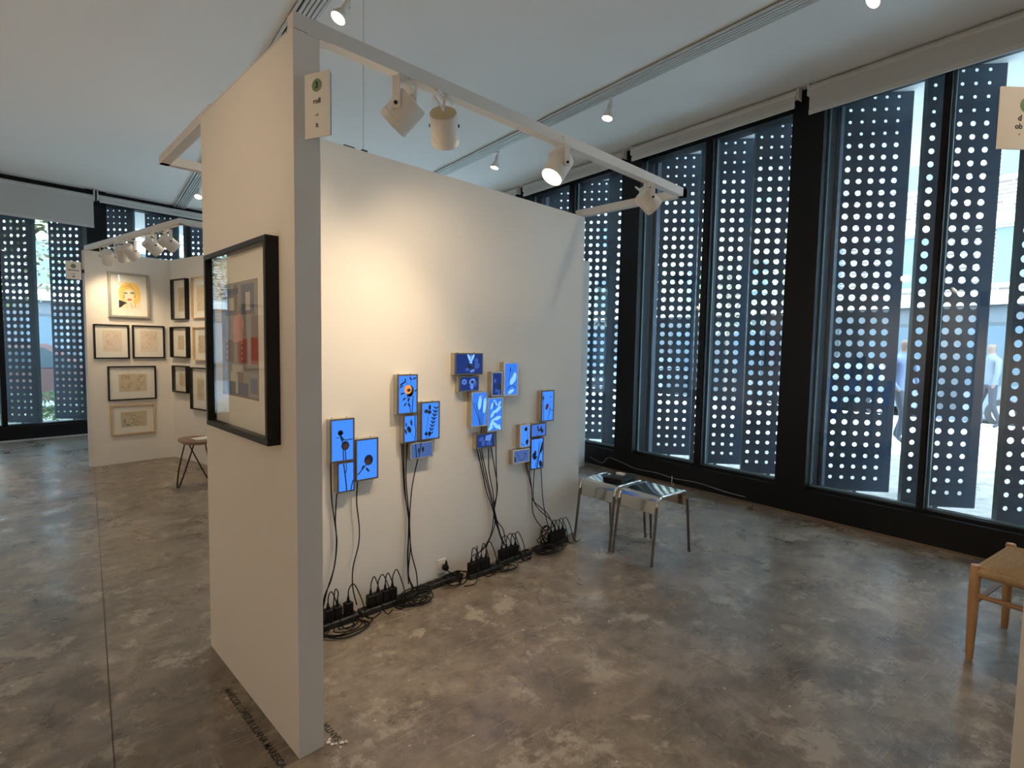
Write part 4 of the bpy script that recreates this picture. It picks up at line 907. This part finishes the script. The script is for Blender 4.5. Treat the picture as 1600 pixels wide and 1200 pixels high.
# plaster crumbs at the partition foot
for i, (x, y, r) in enumerate([(.858, 1.735, .007), (.852, 1.752, .008), (.868, 1.728, .006), (.885, 1.718, .009), (.900, 1.712, .007), (.872, 1.702, .005), (.862, 1.765, .006), (.705, 1.700, .005)]):
    rg = random.Random(i); m = MB(); R = [[(r*.6*math.cos(k)*rg.uniform(.7, 1.1), r*.6*math.sin(k)*rg.uniform(.7, 1.1), 0) for k in range(6)], [(r*math.cos(k)*rg.uniform(.7, 1.2), r*math.sin(k)*rg.uniform(.7, 1.2), r*.35) for k in range(6)], [(r*.4*math.cos(k), r*.4*math.sin(k), r*.7) for k in range(6)]]
    m.rings(R); o = m.obj('plaster_crumb', 'white_plastic'); o.location = (x, y, 0); tag(o, 'white plaster crumb on the floor at the partition foot', 'crumb', 'plaster crumbs at the partition foot')

# ------------------------------------------------------------------ wires on the window sill
pts = [MW_ @ Vector((-.008, s, z)) for s, z in [(4.0, .10), (3.8, .06), (3.7, .14), (3.5, .12), (3.3, .085), (3.0, .09), (2.8, .075), (2.5, .085), (2.2, .06), (2.0, .055)]]
tag(MB().tube(spline(pts, 6), .0045, 6).obj('sill_cable', 'sill_cable', smooth=True), 'pale cable stapled along the black sill behind the stools', 'cable')
pts = [MW_ @ Vector((-.03-.01*k, s, z)) for k, (s, z) in enumerate([(2.80, .10), (2.79, .085), (2.785, .04), (2.77, .012), (2.745, .02), (2.74, .045)])]
tag(MB().tube(spline(pts, 5), .004, 6).obj('loose_wire', 'paper_pink', smooth=True), 'short pink wire curling down from the sill behind the bare stool', 'wire')

# ------------------------------------------------------------------ outside: pavement, road, building, cars, tree, people
o = MB().box((.34, -30, -.25), (10.3, 30, -.03)).obj('ground_pavement', 'pavement', kind='structure'); o.location = W0; o.rotation_euler = (0, 0, RW)
o = MB().box((10.3, -30, -.3), (40, 30, -.10)).obj('ground_road', 'road', kind='structure'); o.location = W0; o.rotation_euler = (0, 0, RW)
o = MB().box((-12, .34, -.25), (10, 2.4, -.03)).obj('ground_side_pavement', 'pavement', kind='structure'); o.location = X0; o.rotation_euler = (0, 0, RX)
o = MB().box((-30, 2.4, -.3), (14, 40, -.10)).obj('ground_side_road', 'road', kind='structure'); o.location = X0; o.rotation_euler = (0, 0, RX)
def building(loc, rz, along, flip, label):
    t = thing('brick_building', loc, rz, label, 'building')
    MB().box((0, -along, 2.9), (.6, along, 11)).obj('brick_wall', 'brick', t)
    MB().box((.05, -along, -.1), (.6, along, 2.9)).obj('ground_floor_wall', 'shop_wall', t)
    MB().box((-.25, -along, 4.75), (0, along, 5.05)).obj('ledge', 'stone', t); MB().box((-.15, -along, 2.75), (.05, along, 3.05)).obj('ledge', 'stone', t)
    k = 0; y = -along+.8
    while y < along-1.5:
        for z in (3.3, 6.0, 8.6):
            f = MB().box((-.05, y-.08, z-.08), (.02, y+1.08, z)).box((-.05, y-.08, z+1.4), (.02, y+1.08, z+1.5)).obj('window_surround', 'stone', t)
            MB().box((-.01, y, z), (.005, y+1.0, z+1.4)).obj('pane', 'winglass', f)
        q = MB().box((.0, y, .5), (.06, y+1.5, 2.3)).obj('shop_window', 'shop_dark', t)
        MB().box((-.02, y+.08, .6), (0, y+1.42, 2.2)).obj('pane', 'winglass', q)
        y += 2.3
    return t
pw = MW_ @ Vector((13.6, 0, 0)); building(pw, RW, 22, False, 'pale brick building across the street on the right')
px = MX_ @ Vector((0, 14, 0)); building(px, RX+PI/2, 18, False, 'brick building across the side street on the left')
def car(loc, rz, paint, label):
    t = thing('parked_car', loc, rz, label, 'car', 'parked cars')
    low = [(-2.05, .28), (-2.1, .55), (-2.0, .82), (-1.2, .92), (1.0, .90), (1.9, .78), (2.1, .58), (2.08, .28)]
    MB().prism(low, 'y', -.85, .85).obj('body', paint, t)
    cab = [(-1.55, .90), (-1.15, 1.40), (.25, 1.44), (1.0, .90)]
    c = MB(); c.rings([[(x, -.80, z) if z < 1 else (x, -.62, z) for x, z in cab], [(x, .80, z) if z < 1 else (x, .62, z) for x, z in cab]]); c.obj('cabin', paint, t)
    for s in (-1, 1):
        MB().add([(-1.3, s*.79, .95), (.72, s*.79, .95), (.18, s*.655, 1.36), (-1.05, s*.655, 1.36)], [(0, 1, 2, 3)]).obj('side_window', 'winglass', t).location.y = s*.012
        for x in (-1.3, 1.3):
            wl = MB().tube([(x, s*.70, .30), (x, s*.88, .30)], .31, 20).obj('wheel', 'tyre', t, smooth=True)
            MB().tube([(x, s*.88, .30), (x, s*.89, .30)], .19, 14).obj('hub', 'chrome', wl)
    MB().add([(.98, -.70, .95), (.98, .70, .95), (.32, .56, 1.40), (.32, -.56, 1.40)], [(0, 1, 2, 3)]).obj('windscreen', 'winglass', t).location.x = .03
    MB().box((2.06, -.7, .55), (2.11, -.4, .68)).box((2.06, .4, .55), (2.11, .7, .68)).obj('headlamps', 'white_plastic', t)
    return t
def rwp(off, s): v = MW_ @ Vector((off, s, -.10)); return v
car(rwp(11.3, 5.5), RW+PI/2, 'car_grey', 'dark grey car parked beyond the right windows'); car(rwp(11.3, .6), RW+PI/2, 'car_grey', 'grey car parked near the puffer jacket person outside'); car(rwp(11.3, 12.5), RW+PI/2, 'car_grey', 'dark car parked far along the street outside')
car((MX_ @ Vector((.9, 5.1, -.10))), RX, 'car_red', 'dull red car seen in the bright gap between the far louvers')
car((MX_ @ Vector((6.2, 5.1, -.10))), RX, 'car_grey', 'dark grey car parked in the side street')
def leaf_cloud(n, fn, size, rng):
    m = MB()
    for _ in range(n):
        c = Vector(fn(rng)); u = Vector((rng.gauss(0, 1), rng.gauss(0, 1), rng.gauss(0, 1))).normalized(); v = u.orthogonal().normalized(); s = size*rng.uniform(.6, 1.3)
        m.add([c-u*s, c+v*s*.5, c+u*s, c-v*s*.5], [(0, 1, 2, 3)], rng.choice((0, 0, 1)))
    return m
def tree(loc, label, seed, hgt=6.0):
    t = thing('street_tree', loc, 0, label, 'tree', 'street trees'); rg = random.Random(seed)
    MB().tube(spline([(0, 0, 0), (.05, .03, 1.3), (-.05, .05, 2.6), (.1, 0, hgt*.8)], 4), [.15-.12*k/12 for k in range(13)], 10).obj('trunk', 'bark', t, smooth=True)
    for k in range(6):
        a = rg.uniform(0, 6.28); z = rg.uniform(2.0, 3.4); MB().tube(spline([(0, 0, z), (math.cos(a)*.5, math.sin(a)*.5, z+.6), (math.cos(a)*1.2, math.sin(a)*1.2, z+1.2)], 4), .035, 6).obj('branch', 'bark', t, smooth=True)
    def fn(r):
        a = r.uniform(0, 6.28); q = r.random()**.5*1.9; return (math.cos(a)*q, math.sin(a)*q, hgt*.62+r.uniform(-1, 1)*math.sqrt(max(0, 1-(q/2)**2))*1.9)
    leaf_cloud(2600, fn, .07, rg).obj('foliage', ['leaf', 'leaf_yellow'], t, kind='stuff'); return t
tree(MX_ @ Vector((-.15, 3.1, -.03)), 'street tree with yellowish leaves in the gap between the far louvers', 5)
tree(MX_ @ Vector((-4.0, 3.1, -.03)), 'street tree beyond the left picture edge', 6)
tree(MW_ @ Vector((9.3, 7.5, -.03)), 'street tree outside the right windows', 8)
t = thing('planter_hedge', MX_ @ Vector((.75, 1.55, -.03)), RX, 'low green planter hedge at the foot of the far window gap', 'hedge')
MB().box((-1.6, -.2, 0), (1.6, .2, .12)).obj('planter', 'stone', t)
leaf_cloud(2600, lambda r: (r.uniform(-1.6, 1.6), r.uniform(-.2, .2), .1+.48*r.random()), .035, random.Random(4)).obj('foliage', ['hedge', 'leaf'], t, kind='stuff')
# pedestrians
def person(loc, rz, label, top, legs, hair_m, stride=.16):
    V = [((0, 0, .95), (.13, .10)), ((0, 0, 1.12), (.135, .10)), ((0, 0, 1.32), (.17, .115)), ((0, 0, 1.44), (.12, .09)), ((0, .005, 1.51), (.055, .055)), ((0, .015, 1.60), (.075, .088)), ((0, .01, 1.70), (.072, .085)),
         ((.09, 0, .90), (.085, .09)), ((.095, .04+stride*.5, .50), (.058, .062)), ((.095, stride*.4, .10), (.036, .042)), ((.10, stride*.4+.13, .045), (.032, .028)),
         ((-.09, 0, .90), (.085, .09)), ((-.095, .03-stride*.2, .50), (.058, .062)), ((-.095, -stride, .12), (.036, .042)), ((-.10, -stride+.12, .045), (.032, .028)),
         ((.20, 0, 1.38), (.062, .06)), ((.245, -.05, 1.12), (.048, .048)), ((.235, .10, .93), (.034, .034)), ((.225, .16, .87), (.022, .032)),
         ((-.20, 0, 1.38), (.062, .06)), ((-.245, .03, 1.12), (.048, .048)), ((-.24, .08, .90), (.034, .034)), ((-.235, .10, .82), (.022, .032))]
    E_ = [(0, 1), (1, 2), (2, 3), (3, 4), (4, 5), (5, 6), (0, 7), (7, 8), (8, 9), (9, 10), (0, 11), (11, 12), (12, 13), (13, 14), (2, 15), (15, 16), (16, 17), (17, 18), (2, 19), (19, 20), (20, 21), (21, 22)]
    me = bpy.data.meshes.new('body'); me.from_pydata([v[0] for v in V], E_, []); o = bpy.data.objects.new('body_src', me); COL.objects.link(o)
    sk = o.modifiers.new('skin', 'SKIN'); o.modifiers.new('sub', 'SUBSURF').levels = 2
    for i, v in enumerate(V): me.skin_vertices[0].data[i].radius = v[1]; me.skin_vertices[0].data[i].use_root = (i == 0)
    dg = bpy.context.evaluated_depsgraph_get(); bm_ = bpy.data.meshes.new_from_object(o.evaluated_get(dg)); bpy.data.objects.remove(o)
    for mm in (top, legs, 'skin', hair_m, 'tyre'): bm_.materials.append(MATS[mm])
    for p in bm_.polygons:
        c = p.center
        p.material_index = 3 if (c.z > 1.66 or (c.z > 1.53 and c.y < -.01)) else 2 if (c.z > 1.49 or (abs(c.x) > .19 and c.z < .90)) else 4 if c.z < .07 else 1 if (c.z < .88 and abs(c.x) < .19) else 0
        p.use_smooth = True
    bm_.name = 'person'; o = bpy.data.objects.new('person', bm_); COL.objects.link(o); o.location = loc; o.rotation_euler = (0, 0, rz); tag(o, label, 'person'); return o
person((14.35, .90, -.03), .6, 'person in a pale puffer jacket walking outside the rightmost gap', 'puffer', 'trousers', 'hair')
person((10.7, 1.74, -.03), 2.6, 'person in a light blue top walking outside beyond the right louvers', 'shirt_blue', 'trousers', 'hair')
